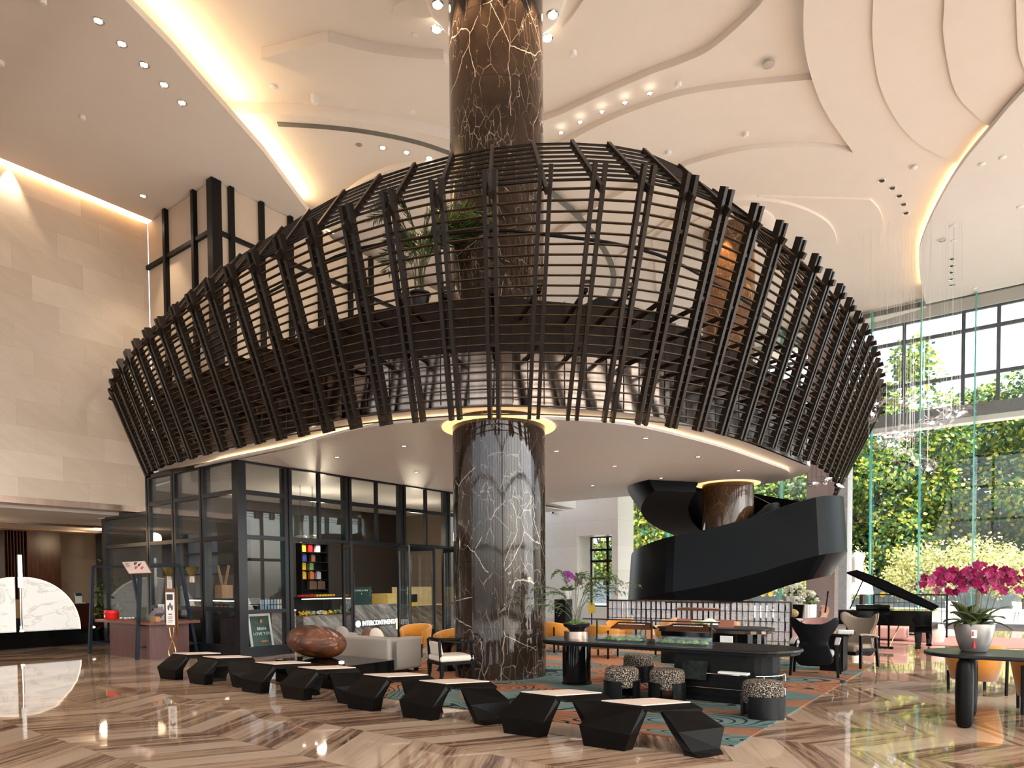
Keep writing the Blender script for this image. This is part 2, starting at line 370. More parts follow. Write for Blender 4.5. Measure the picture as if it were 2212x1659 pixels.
def mk_pavement():
    m, t, b = newmat('pale_paving'); n = N(t); br = n.new('ShaderNodeTexBrick'); n.put(br.inputs['Vector'], n.maprot(n.pos(), rz=TH)); br.inputs['Scale'].default_value = 1.0
    br.inputs['Color1'].default_value = (.66, .63, .59, 1); br.inputs['Color2'].default_value = (.72, .69, .65, 1); br.inputs['Mortar'].default_value = (.3, .28, .26, 1); br.inputs['Mortar Size'].default_value = .01
    n.put(b.inputs['Base Color'], br.outputs['Color']); b.inputs['Roughness'].default_value = .8; return m
FLOOR = mk_floor(); RUG = mk_rug()
COLM = mk_darkmarble('brown_black_marble', (.013, .008, .0055), (.032, .020, .014), (.62, .52, .43))
COLM2 = mk_darkmarble('brown_gold_marble', (.06, .03, .015), (.13, .065, .032), (.5, .36, .22))
CEIL = P('warm_white_plaster', (.68, .62, .57), .85, var=.015, sc=1.5)
CEIL2 = P('cool_white_plaster', (.65, .625, .60), .7, var=.015, sc=1.5)
SOFF = P('soffit_paint', (.84, .835, .83), .45, var=.02)
WALLST = mk_stonewall('beige_limestone', (.50, .40, .315), (.68, .575, .475))
WALLW = mk_stonewall('white_stone', (.60, .57, .53), (.70, .67, .63), (1.8, 1.1), .25, 'a')
WALLBR = mk_stonewall('brown_travertine', (.23, .17, .125), (.32, .245, .185), (1.6, .9), .12)
PIER = mk_stonewall('grey_pink_granite', (.17, .125, .115), (.24, .185, .175), (2.2, .95), .25, 'a')
LED = EMIT('warm_led_strip', (1.0, .62, .27), 3.0)
LEDW = EMIT('warm_lamp_lens', (1.0, .86, .66), 6.0)
LEDP = EMIT('display_light', (1.0, .9, .62), 2.0)
BRONZE = P('dark_bronze_steel', (.017, .0115, .0085), .36, .25, .2, 5.0, spec=.3)
BRONZE2 = P('brushed_bronze_panel', (.15, .112, .088), .16, 1.0, .25, 4.0, stretch=(1, 1, .15))
BRONZED = P('dark_brown_panel', (.020, .011, .007), .5, 0, .2, spec=.12)
RODM = P('rod_bronze', (.055, .032, .015), .42, 0, .2, 6.0, spec=.15)
BLACKM = P('black_steel', (.0045, .0045, .005), .34, 0, .2, spec=.2)
NAVYM = P('blue_black_steel', (.006, .011, .019), .4, 0, .2, spec=.25)
BLKLAC = P('black_lacquer', (.003, .003, .003), .07, 0, .2, spec=.35)
LIDM = P('black_lid_lacquer', (.003, .003, .003), .65, 0, .2, spec=.0)
BLKWOOD = mk_wood('ebonised_wood', (.0022, .002, .0018), (.0055, .005, .0045), 0, 5, .42, spec=.12)
BLKTOP = mk_wood('black_oak_top', (.0065, .006, .0055), (.013, .012, .011), 0, 5, .3, spec=.25)
BENCH = P('bench_black_stain', (.0032, .0026, .0022), .40, 0, .25, 9.0, spec=.10)
BENCHTOP = P('bench_cream_leather', (.62, .475, .385), .55, 0, .06, 5.0, bump=.08)
STAIRM = P('stair_black_steel', (.003, .0034, .0042), .38, 0, .12, 2.0, spec=.07)
GOLD = P('polished_brass', (.72, .46, .17), .18, 1.0, .1)
COPPER = P('copper_shade', (.16, .072, .042), .32, .9, .15)
CHROME = P('bright_chrome', (.75, .74, .72), .12, 1.0, .05)
BRCOP = P('brushed_copper', (.46, .33, .27), .3, 1.0, .12, stretch=(1, 1, .1))
BOUCLE = mk_boucle(); RINGS = mk_rings(); BACKLIT = mk_backlit(); GBRICK = mk_glassbrick(); PAVE = mk_pavement()
ORANGE = P('mustard_velvet', (.40, .150, .011), .7, 0, .1, 4.0, sheen=.3)
TAUPE = P('taupe_upholstery', (.30, .255, .215), .85, 0, .06, 40.0, bump=.2)
TAUPEC = P('taupe_wool', (.225, .175, .128), .9, 0, .08, 60.0, bump=.2)
CREAM = P('cream_linen', (.62, .53, .44), .9, 0, .05, 50.0, bump=.2)
BLKFAB = P('black_leather_back', (.0025, .0025, .003), .55, 0, .15, 30, spec=.12)
GREYFAB = P('grey_stripe_fabric', (.32, .29, .28), .85, 0, .1, 30)
PINK = P('pink_bouclette', (.72, .42, .37), .9, 0, .06, 30, bump=.3)
TAN = P('tan_leather', (.52, .27, .12), .6, 0, .1, 4)
WALNUT = mk_wood('walnut', (.035, .012, .007), (.115, .042, .022), 2, 5, .3)
ROSEW = mk_wood('rose_wood_front', (.085, .032, .027), (.14, .058, .05), 2, 5, .35)
MAHOG = mk_wood('mahogany_top', (.10, .032, .016), (.2, .07, .035), 0, 5, .3)
PALEWD = mk_wood('pale_wood', (.36, .17, .075), (.52, .27, .13), 2, 5, .5)
CELLOW = mk_wood('cello_varnish', (.16, .05, .018), (.3, .10, .035), 2, 3, .25, .5)
PANELC = P('cream_fabric_panel', (.56, .455, .36), .8, 0, .05, 60, bump=.1)
GREYMB = mk_streak('grey_marble', (.05, .047, .045), (.22, .205, .19), (.45, .43, .41), .7, .9, stretch=(1, 1.2, 7))
CLEAR = GLASS('clear_glass'); SHOPG = GLASS('shop_glass', (.93, .95, .95), .028, .5); WING = GLASS('window_glass', (.97, .985, .985), .015, .35)
FING = GLASS('fin_glass', (.90, .96, .95), .05, .4); ACRYL = GLASS('acrylic', (.95, .99, .98), .03, .4)
GREENED = P('green_glass_edge', (.10, .40, .35), .15, 0, .15)
CRYST = GLASS('crystal_leaf', (.90, .90, .93), .18, .6, .1)
SOIL = P('dark_soil', (.02, .013, .009), .95, 0, .4, 30)
WHITEC = P('white_ceramic', (.74, .73, .72), .3, 0, .03)
SILVERP = P('silver_pot', (.42, .39, .365), .3, .7, .06)
BLKPOT = P('black_glaze', (.012, .012, .014), .25, 0, .2)
REDP = P('red_lacquer', (.66, .012, .012), .35, 0, .08); BLUEP = P('blue_tin', (.02, .04, .24), .4); YELP = P('yellow_tin', (.78, .5, .02), .4)
GRNP = P('green_tin', (.22, .34, .12), .4); ORGP = P('orange_tin', (.75, .2, .05), .4); LILAC = P('pale_lilac_tin', (.6, .55, .62), .4); BRNP = P('brown_box', (.13, .06, .035), .5); TEALP = P('teal_card', (.02, .13, .11), .5)
PAPER = P('white_paper', (.74, .71, .66), .7, 0, .04); DKGREEN = P('dark_green_board', (.008, .05, .035), .4); OLIVE = P('olive_board', (.06, .065, .035), .6)
LTEXT = EMIT('lit_lettering', (1, .97, .9), .9); WTEXT = P('white_lettering', (.8, .8, .78), .5); GTEXT = P('gold_lettering', (.75, .48, .08), .3, .6); DTEXT = P('dark_print', (.05, .04, .04), .6); REDTX = P('red_print', (.5, .04, .03), .5)
LMAT = LEAF('plane_tree_leaf', [(0, (.025, .075, .06)), (.35, (.055, .15, .045)), (.62, (.16, .27, .04)), (.82, (.42, .44, .05)), (1, (.62, .52, .10))], .42)
LMAT2 = LEAF('maple_leaf', [(0, (.28, .34, .09)), (.5, (.52, .51, .20)), (1, (.76, .66, .42))], .4)
BLUEL = LEAF('blue_green_leaf', [(0, (.02, .06, .07)), (.5, (.05, .13, .12)), (1, (.12, .24, .14))], .3)
PALML = LEAF('palm_leaf', [(0, (.008, .022, .006)), (.6, (.026, .06, .011)), (1, (.09, .14, .022))], .25)
FERNL = LEAF('fern_leaf', [(0, (.03, .06, .018)), (.6, (.075, .125, .03)), (1, (.16, .2, .06))], .25)
MOSS = LEAF('moss_tuft', [(0, (.03, .10, .01)), (.5, (.10, .22, .02)), (1, (.25, .36, .05))], .15)
ORCHL = P('orchid_leaf', (.065, .085, .022), .35, 0, .3, 5); ORCHF = LEAF('magenta_petal', [(0, (.18, .001, .045)), (.6, (.34, .004, .09)), (1, (.46, .012, .13))], .25)
PURPF = LEAF('purple_petal', [(0, (.25, .02, .24)), (1, (.45, .08, .42))], .25)
WHTF = LEAF('white_petal', [(0, (.55, .58, .40)), (.5, (.80, .78, .66)), (1, (.86, .84, .78))], .3)
BUD = P('orchid_bud', (.14, .05, .05), .5); STEMM = P('green_stem', (.07, .085, .035), .5, 0, .2); BARK = P('tree_bark', (.09, .075, .06), .9, 0, .4, 8)
STONE = P('grey_pebble', (.32, .29, .26), .7, 0, .3, 20); PLASTIC = P('white_plastic', (.7, .68, .65), .4, 0, .03); DARKH = P('dark_recess', (.02, .018, .016), .6)
HEDGEW = P('grey_garden_wall', (.13, .155, .175), .8, 0, .15, 3, world=True); CANVAS = P('umbrella_canvas', (.46, .38, .33), .85, 0, .08); LAMPSH = EMIT('lit_lampshade', (1.0, .95, .88), .9)
PINKRUG = P('pink_rug', (.50, .27, .24), .95, 0, .1, 60)
# ================================================================ room shell
mb = MB(); mb.ob(-32, 14, -12, 31.2, -.3, 0); struct('floor', mb, FLOOR)
mb = MB(); mb.ob(-10.6, -2.33, 6.93, 15.25, .002, .014); o = mb.build('carpet', RUG)
tag(o, 'large teal and coral carpet with dark contour lines under the lounge seats', 'carpet')
mb = MB(); mb.ob(-6.5, 1.0, 20.6, 24.2, .002, .012); tag(mb.build('pink_rug', PINKRUG), 'dusty pink rug under the pink pouf beyond the piano', 'rug')

# ceilings
mb = MB(); mb.ob(-20.2, 14, -12, 31.4, 12.35, 12.8); struct('ceiling', mb, CEIL)
def px_poly(pts, z, smooth=True): return [atZ(x, y, z) for x, y in pts]
def plate(name, px, z, mat=CEIL, top=12.352):
    mb = MB(); P_ = px_poly(px, z); mb.prism(P_, z, top); o = mb.build(name, mat); o['kind'] = 'structure'; return o
def cm(pts, n=5): return [(p.x, p.y) for p in catmull([(x, y, 0) for x, y in pts], n)]
E1 = cm([(1740, -160), (1738, -40), (1736, 80), (1752, 165), (1785, 245), (1843, 330)])
BC = cm([(1843, 330), (1780, 320), (1700, 318), (1600, 327), (1500, 352), (1400, 390), (1300, 440)])
plate('ceiling_tier', E1 + BC[1:] + [(1180, 520), (1120, 700), (1500, 840), (1880, 700), (2000, 665), (2100, 470), (2400, 150), (2600, -160)], 11.94)
BB = cm([(1180, 330), (1235, 302), (1300, 268), (1390, 232), (1480, 205), (1600, 187), (1750, 172)])
plate('ceiling_tier', BB + [(1800, 185), (1880, 330), (1700, 360), (1400, 470), (1100, 560), (1050, 500)], 12.07)
plate('ceiling_tier', [(1150, 270), (1210, 248), (1310, 202), (1415, 157)] + cm([(1415, 157), (1480, 134), (1545, 100), (1640, 12), (1700, -80)]) + [(1800, -80), (1800, 195), (1600, 215), (1400, 262), (1240, 330), (1130, 420)], 12.2)
plate('ceiling_tier', cm([(1215, 60), (1240, 30), (1300, -60)]) + [(1420, -60), (1340, 40), (1260, 80)], 12.28)
plate('ceiling_tier', cm([(1410, 520), (1480, 462), (1560, 437), (1640, 433), (1720, 447), (1785, 479), (1808, 520), (1800, 560), (1770, 600), (1700, 650)]) + [(1500, 700), (1420, 640)], 11.80)
plate('ceiling_tier', cm([(1880, 432), (1898, 452), (1907, 485), (1892, 540), (1850, 590), (1790, 628)]) + [(1700, 680), (1500, 740), (1350, 640), (1330, 560), (1450, 470), (1640, 425)], 11.88)
E2 = cm([(1890, -160), (1887, -20), (1885, 90), (1905, 200), (1960, 290), (2030, 338), (2082, 358)])
plate('ceiling_tier', E2 + [(2300, 320), (2700, -160)], 11.89)
E3 = cm([(2042, -160), (2040, 0), (2038, 80), (2060, 190), (2100, 243), (2150, 282)])
plate('ceiling_tier', E3 + [(2350, 180), (2700, -160)], 11.84)
E4 = cm([(2192, -160), (2195, 0), (2200, 110), (2222, 170)])
plate('ceiling_tier', E4 + [(2400, 120), (2700, -160)], 11.79)
AR = [(565, 127), (636, 109), (708, 90)] + cm([(708, 90), (790, 111), (870, 123), (958, 130)])[1:]
plate('ceiling_tier', AR + [(985, 165), (900, 196), (800, 192), (690, 172), (620, 148)], 12.14)
plate('ceiling_tier', [(846, 30), (850, 12), (910, -14), (990, -60), (1040, -60), (1000, 20), (920, 40)], 12.16)
BL = cm([(470, 246), (560, 246), (650, 249), (740, 257), (850, 274), (960, 298), (1010, 312)])
plate('ceiling_tier', BL + [(1060, 420), (900, 440), (740, 520), (640, 470)], 12.10)
plate('ceiling_tier', cm([(640, 520), (700, 470), (760, 410), (830, 372), (900, 357), (985, 352), (1060, 362)]) + [(1080, 640), (700, 640)], 11.98)
# slot diffusers let into the ceiling
def ribbon_px(name, px, wpx, z, mat, label):
    mb = MB(); C_ = cm(px, 6); L_, R2 = [], []
    pts = [atZ(x, y, z) for x, y in C_]
    for i, p in enumerate(pts):
        d = (pts[min(i + 1, len(pts) - 1)] - pts[max(i - 1, 0)]).normalized(); s = Vector((-d.y, d.x, 0)) * wpx
        L_.append(p + s); R2.append(p - s)
    mb.rings([[l, r, r + Vector((0, 0, .03)), l + Vector((0, 0, .03))] for l, r in zip(L_, R2)]); o = mb.build(name, mat); tag(o, label, 'air diffuser'); return o
SLOT = P('slot_grey', (.14, .135, .12), .5, .2, .1)
ribbon_px('slot_diffuser', [(600, 269), (700, 275), (800, 287), (900, 308), (978, 334)], .07, 12.085, SLOT, 'long grey curved air slot in the ceiling left of the marble column')
ribbon_px('slot_diffuser', [(1188, 415), (1250, 470), (1305, 540), (1326, 600), (1312, 650)], .09, 11.925, SLOT, 'curved grey air slot in the ceiling seen through the screen right of the column')
# left lowered soffit with cove edge
SE = [atZ(x, y, 11.7) for x, y in [(270, 0), (368, 100), (468, 214), (569, 328), (669, 462)]]
d0 = (SE[0] - SE[1]).normalized(); d1 = (SE[-1] - SE[-2]).normalized()
SEL = [SE[0] + d0 * 16] + SE + [SE[-1] + d1 * 2.2]
e_ = toab(SEL[-1]); s_ = toab(SEL[0])
mb = MB(); mb.prism(SEL + [W(-19.28, e_[1]), W(-19.28, s_[1])], 11.70, 11.84); struct('ceiling_soffit_left', mb, CEIL)
mb = MB(); mb.tube([p + Vector((-.38, -.18, 11.90 - p.z)) for p in SEL[:-1]], .03, 4); tag(mb.build('cove_light', LED), 'warm strip light glowing above the edge of the left soffit', 'cove light')
def strip_area(p0, p1, power, direction, wid=.08, col=(1, .66, .32)):
    d = p1 - p0; a = bpy.data.lights.new('strip_lamp', 'AREA'); a.shape = 'RECTANGLE'; a.size = d.length; a.size_y = wid; a.energy = power; a.color = col
    o = bpy.data.objects.new('strip_lamp', a); COL.objects.link(o)
    x = d.normalized(); z = Vector(direction); z = -(z - x * z.dot(x)).normalized(); y = z.cross(x).normalized(); x = y.cross(z)
    o.matrix_world = Matrix.Translation((p0 + p1) / 2) @ Matrix((x, y, z)).transposed().to_4x4(); return o
for i in range(1, len(SEL) - 2):
    p, q = SEL[i] + Vector((-.2, -.1, .19)), SEL[i + 1] + Vector((-.2, -.1, .19)); strip_area(p, q, 9 * (q - p).length, (.55, .3, .55))
mb = MB(); mb.ob(-19.46, -19.36, -12, 9.3, 11.76, 11.79); tag(mb.build('cove_light', LED), 'thin amber strip light along the top of the beige stone wall', 'cove light')
strip_area(W(-19.38, -2, 11.74), W(-19.38, 9.2, 11.74), 16, tuple(EX * -.5 + Vector((0, 0, -1))), .05, (1, .5, .18))
mb = MB(); mb.ob(-19.5, -16.1, 9.24, 9.28, 11.76, 11.79); mb.ob(-16.02, -15.98, 9.3, 13, 11.76, 11.79); tag(mb.build('cove_light', LED), 'amber strip light along the top of the framed cream panels', 'cove light')
strip_area(W(-19.4, 9.2, 11.74), W(-16.1, 9.2, 11.74), 7, tuple(EY * .5 + Vector((0, 0, -1))), .05, (1, .5, .18))
# right lowered soffit
RS = [(2560, -160), (2212, 197), (2141, 278), (2074, 361), (2024, 445), (1994, 512), (1985, 555), (1990, 617), (2000, 657)]
RSW = catmull([atZ(x, y, 11.7) for x, y in RS], 5)
mb = MB(); mb.prism(RSW + [W(14, 29.3), W(14, 8)], 11.70, 11.82); struct('ceiling_soffit_right', mb, CEIL2)
RIN = []
for i, p in enumerate(RSW):
    d = (RSW[min(i + 1, len(RSW) - 1)] - RSW[max(i - 1, 0)]).normalized(); s = Vector((-d.y, d.x, 0))
    if s.x < 0: s = -s
    RIN.append(p + s * .24 + Vector((0, 0, .17)))
mb = MB(); mb.tube(RIN, .025, 4); tag(mb.build('cove_light', LED), 'warm strip light glowing along the curved edge of the right soffit', 'cove light')
for i in range(0, len(RIN) - 5, 4):
    p, q = RIN[i], RIN[i + 4]; d = (q - p).normalized(); s = Vector((-d.y, d.x, 0)); s = s if s.x < 0 else -s
    strip_area(p + s * .1, q + s * .1, 4.0 * (q - p).length, tuple(s * .6 + Vector((0, 0, .6))))
# column collar on the ceiling
C1 = atY(1081, 1400, 12.52); C1.z = 0; R1 = .84
C2 = atY(1572, 1085, 20.0); C2.z = 0; R2_ = .725
mb = MB(); mb.lathe([(1.30, 12.36), (1.30, 12.22), (1.27, 12.16), (1.2, 12.12), (.6, 12.12)], C1, 64); struct('ceiling_rose', mb, CEIL, smooth=True)
mb = MB(); mb.lathe([(R1, 0), (R1, 12.3)], C1, 72); struct('column_1', mb, COLM, smooth=True)
mb = MB(); mb.lathe([(R2_, 0), (R2_, 11.79)], C2, 64); struct('column_2', mb, COLM2, smooth=True)
mb = MB(); mb.lathe([(1.25, 11.85), (1.25, 11.76), (1.18, 11.72), (.6, 11.72)], C2, 48); struct('ceiling_rose', mb, CEIL, smooth=True)

# ---------------------------------------------------------------- left wall, recess, framed panels
mb = MB(); mb.ob(-20.0, -19.5, -12, 9.42, 3.86, 11.66); struct('wall_left', mb, WALLST)
mb = MB(); mb.ob(-20.02, -19.48, -12, 9.42, 3.70, 3.86); struct('trim_1', mb, BRCOP)
mb = MB(); mb.ob(-29, -20.0, -8, 8.7, 3.62, 3.7); mb.ob(-29, -21.4, 8.7, 18, 3.62, 3.7); struct('ceiling_recess', mb, CEIL)
mb = MB()
for q in ((-26.6, -26.45, 2, 10.9), (-24.2, -24.05, 2, 10.9)): mb.ob(q[0], q[1], q[2], q[3], 3.56, 3.62)
mb.ob(-26.6, -24.05, 10.75, 10.9, 3.56, 3.62); struct('trim_2', mb, BRCOP)
mb = MB(); mb.ob(-24.3, -24.24, 2, 10.7, 3.585, 3.615); tag(mb.build('cove_light', LED), 'warm strip light in the low ceiling of the side lobby', 'cove light')
mb = MB(); mb.ob(-29.2, -28.6, -8, 18, 0, 3.7); struct('wall_recess', mb, WALLBR)
mb = MB(); mb.ob(-29, -21.4, 17.6, 18, 0, 3.7); struct('wall_recess_end', mb, WALLBR)
mb = MB(); mb.ob(-28.6, -20, -8.3, -8, 0, 3.7); struct('wall_recess_near', mb, WALLBR)
b0, b1 = b_at(62, -27.9), b_at(134, -27.9)
mb = MB(); mb.ob(-28.6, -27.9, b0, b1, 0, 3.62); w_ = mb.build('wood_panel', WALNUT); tag(w_, 'tall walnut wall panel rising behind the glowing marble half moon', 'wall panel')
b2 = b_at(14, -27.9)
for k in range(7):
    bb_ = b2 + (b0 - b2) * k / 7
    mb = MB(); mb.ob(-28.6, -27.96, bb_, bb_ + (b0 - b2) / 7 - .07, 0, 3.62); mb.build('slat', WALNUT, w_)
b3, b4 = b_at(236, -27), b_at(242, -27)
mb = MB(); mb.ob(-28, -27, b3, b4, 0, 3.62); struct('trim_3', mb, BLACKM)
# framed cream panel box above the shop
BXA, BXB = -16.1, 9.38
mb = MB(); mb.ob(-19.5, BXA - .06, BXB + .06, 20, 4.64, 11.69); struct('wall_upper', mb, PANELC)
mb = MB()
for pxs in (303, 357, 419):
    a = a_at(pxs, BXB, 480); mb.ob(a - .06, a + .06, BXB - .06, BXB + .08, 4.64, 11.69)
mb.ob(BXA - .18, BXA + .06, BXB - .06, BXB + .2, 4.64, 11.69)
for pxs in (500, 565, 627, 690, 755, 800):
    b = b_at(pxs, BXA, 480); mb.ob(BXA - .08, BXA + .06, b - .06, b + .06, 4.64, 11.69)
for z in (10.45, 7.0):
    mb.ob(-19.5, BXA, BXB - .03, BXB + .08, z - .05, z + .05); mb.ob(BXA - .08, BXA + .03, BXB, 20, z - .05, z + .05)
struct('trim_4', mb, BLACKM)
# ---------------------------------------------------------------- back wall with the deep window opening, wall behind and right
BW = 26.6
aL, aR = -19.5, a_at(1335, BW); o0, o1 = a_at(1247, BW), a_at(1322, BW); ot = onB(1285, 1156, BW).z; obt = .55
mb = MB(); mb.ob(aL, o0, BW, BW + 1.5, 0, 12.3); mb.ob(o1, aR, BW, BW + 1.5, 0, 12.3); mb.ob(o0, o1, BW, BW + 1.5, ot, 12.3); mb.ob(o0, o1, BW, BW + 1.5, 0, obt); struct('wall_back', mb, WALLW)
mb = MB()
for k in (0, .5, 1): mb.ob(o0 + (o1 - o0) * k - .05, o0 + (o1 - o0) * k + .05, BW + 1.2, BW + 1.3, obt, ot)
for z in (obt, obt + 1.3, obt + 2.1, ot - .6, ot): mb.ob(o0, o1, BW + 1.2, BW + 1.3, z - .05, z + .05)
wd = struct('window_1', mb, BRONZED)
mb = MB(); mb.ob(o0, o1, BW + 1.24, BW + 1.26, obt, ot); mb.build('pane', WING, wd)
mb = MB(); mb.ob(14, 14.4, -12.4, -11.6, 0, 12.4); mb.ob(14, 14.4, 30.6, 31.4, 0, 12.4); struct('wall_right', mb, WALLW)
mb = MB()
for b in range(-11, 31, 3): mb.ob(14, 14.2, b - .09, b + .09, 0, 12.4)
for z in (0.1, 3.4, 6.8, 9.6, 12.2): mb.ob(14.02, 14.18, -12, 31, z - .1, z + .1)
wd = struct('window_13', mb, BLACKM)
mb = MB(); mb.ob(14.09, 14.11, -12, 31, 0, 12.3); mb.build('pane', WING, wd)
mb = MB()
for a in range(-20, 15, 3): mb.ob(a - .09, a + .09, -12.2, -11.9, 0, 12.4)
for z in (0.1, 3.4, 6.8, 9.6, 12.2): mb.ob(-20, 14, -12.15, -11.95, z - .1, z + .1)
wd = struct('window_2', mb, BLACKM)
mb = MB(); mb.ob(-20, 14, -12.06, -12.04, 0, 12.3); mb.build('pane', WING, wd)
# ---------------------------------------------------------------- curtain wall
WB, GB = 31.0, 29.45
zz = lambda y: onB(2000, y, WB).z
zh, zt1, zt2, zs1, zs0, zw0 = zz(689), zz(731), zz(826), zz(889), zz(915), zz(926)
am = [a_at(x, WB, 700) for x in (1954, 2082, 2158)]; sp1, sp2 = am[1] - am[0], am[2] - am[1]
mull = []
a = am[1]
k = 0
while a > aR: mull.append(a); a -= sp1
a = am[2]
while a < 14: mull.append(a); a += sp1
mb = MB()
for a in mull: mb.ob(a - .06, a + .06, WB - .08, WB + .08, zs1, zh)
for z in (zh, zt1, zt2): mb.ob(aR, 14, WB - .07, WB + .07, z - .06, z + .06)
wd = struct('window_3', mb, P('grey_mullion', (.10, .11, .125), .4, .4))
mb = MB(); mb.ob(aR, 14, WB - .01, WB + .01, zs1, zh); mb.build('pane', WING, wd)
mb = MB(); mb.ob(aR, 14, WB - .15, WB + .25, zh, 12.4); struct('wall_window_head', mb, CEIL2)
mb = MB(); mb.ob(aR, 14, WB - .3, WB + .3, zs0, zs1); struct('trim_5', mb, P('grey_spandrel', (.19, .185, .195), .5, .1))
mb = MB(); mb.ob(aR, 14, WB - .28, WB + .28, zw0, zs0); struct('trim_6', mb, CEIL2)
mb = MB()
af = [a_at(x, GB, 900) for x in (1885, 1990, 2109)]; fs = (af[2] - af[0]) / 2
fin_a = []; a = af[0]
while a > aR + .5: fin_a.append(a); a -= fs
a = af[1]
while a < 13.5: fin_a.append(a); a += fs
mb.ob(aR, 14, GB - .05, GB + .05, 0, .12); mb.ob(aR, 14, GB - .04, GB + .04, 11.72, 11.9)
wd = struct('window_4', mb, P('steel_channel', (.2, .2, .2), .4, .6))
for a in sorted(fin_a):
    mb = MB(); mb.ob(a - .02, a + .02, GB - .42, GB - .06, .1, 11.8); o = mb.build('glass_fin', GREENED, wd)
    mb = MB(); mb.ob(a + .02, a + .10, GB - .40, GB - .1, .1, 11.8); mb.build('glass_edge', FING, o)
mb = MB(); mb.ob(aR, 14, GB - .01, GB + .01, .1, 11.75); mb.build('pane', WING, wd)
# granite pier at the glass
p0, p1 = a_at(1745, 28.9), a_at(1806, 28.9)
mb = MB(); mb.ob(p0, p1, 28.6, 29.3, 0, 12.1); struct('column_3', mb, PIER)
p0, p1 = a_at(1806, 29.9), a_at(1832, 29.9)
mb = MB(); mb.ob(p0, p1, 29.6, 30.6, 0, 12.1); struct('column_4', mb, P('pale_pier', (.42, .41, .41), .5))
# ================================================================ mezzanine slab, fascia, parapet
FZ = 4.62
fpx = [(335, 1008), (355, 1002), (435, 978), (569, 948), (740, 901), (894, 882), (1068, 872), (1175, 876), (1309, 884), (1409, 896), (1480, 912), (1572, 938), (1633, 958), (1706, 987), (1742, 1002)]
FC = catmull([atZ(x, y, FZ) for x, y in fpx], 6)
for p in FC: p.z = 0
tip = [atZ(x, y, FZ) for x, y in [(1742, 1002), (1750, 1010), (1738, 1024), (1690, 1038), (1640, 1047), (1520, 1058), (1330, 1072), (1180, 1085)]]
BK = catmull(tip, 4)
for p in BK: p.z = 0
slab_xy = FC + BK[1:] + [W(-14.3, 23.5), W(-21.3, 23.5), W(-21.3, 9.7), W(-18.2, 8.98)]
def inset(poly, d):
    n = len(poly); A = sum(poly[i].x * poly[(i + 1) % n].y - poly[(i + 1) % n].x * poly[i].y for i in range(n)); s = 1 if A > 0 else -1
    out = []
    for i in range(n):
        e = (poly[(i + 1) % n] - poly[i - 1]); e.z = 0; e.normalize(); out.append(poly[i] + Vector((-e.y, e.x, 0)) * d * s)
    return out
mb = MB(); mb.prism(slab_xy, FZ, 5.3); struct('ceiling_mezzanine_slab', mb, SOFF)
ins = inset(slab_xy, .5); mb = MB(); mb.prism(ins, FZ - .10, FZ - .05); struct('ceiling_mezzanine_panel', mb, SOFF)
led = inset(FC + BK[1:], .62)[1:-1]
mb = MB(); mb.tube([p + Vector((0, 0, FZ - .02)) for p in led], .018, 4); tag(mb.build('cove_light', LED), 'warm strip light round the rim of the white mezzanine soffit', 'cove light')
def ringdisc(mb, c, r0, r1, z0, z1, n=48):
    rr = []
    for k in range(n):
        d = Vector((math.cos(2 * math.pi * k / n), math.sin(2 * math.pi * k / n), 0))
        rr.append([c + d * r0 + Vector((0, 0, z0)), c + d * r1 + Vector((0, 0, z0)), c + d * r1 + Vector((0, 0, z1)), c + d * r0 + Vector((0, 0, z1))])
    mb.rings(rr, closed=True)
AMB = EMIT('amber_ring', (1.0, .60, .24), .8)
mb = MB(); ringdisc(mb, C1, R1 + .01, 1.03, FZ - .125, FZ - .1); tag(mb.build('cove_light', AMB), 'amber ring of light where the big marble column meets the mezzanine soffit', 'cove light')
mb = MB(); ringdisc(mb, C2, R2_ + .01, .9, FZ - .125, FZ - .1); tag(mb.build('cove_light', AMB), 'amber ring of light where the stair column meets the mezzanine soffit', 'cove light')
def strip(mb, curve, z0, z1, off0, off1, t=.08):
    n = len(curve); rr = []
    for i, p in enumerate(curve):
        d = (curve[min(i + 1, n - 1)] - curve[max(i - 1, 0)]).normalized(); s = Vector((-d.y, d.x, 0))
        rr.append([p + s * off0 + Vector((0, 0, z0)), p + s * off1 + Vector((0, 0, z1)), p + s * (off1 + t) + Vector((0, 0, z1)), p + s * (off0 + t) + Vector((0, 0, z0))])
    mb.rings(rr)
mb = MB(); strip(mb, FC, FZ - .03, 5.46, -.02, -.02, .06); fa = struct('trim_7', mb, BRONZE2)
mb = MB(); strip(mb, FC, 5.46, 6.34, .03, .03, .5); struct('trim_8', mb, BRONZED)
mb = MB(); n = 0
for i in range(2, len(FC) - 1, 2):
    p = FC[i]; d = (FC[i + 1] - FC[i - 1]).normalized(); mb.box(p + Vector((d.y, -d.x, 0)) * .025 + Vector((0, 0, 5.48)), (.014, .014, 1.7))
mb.build('joint', BLACKM, fa)

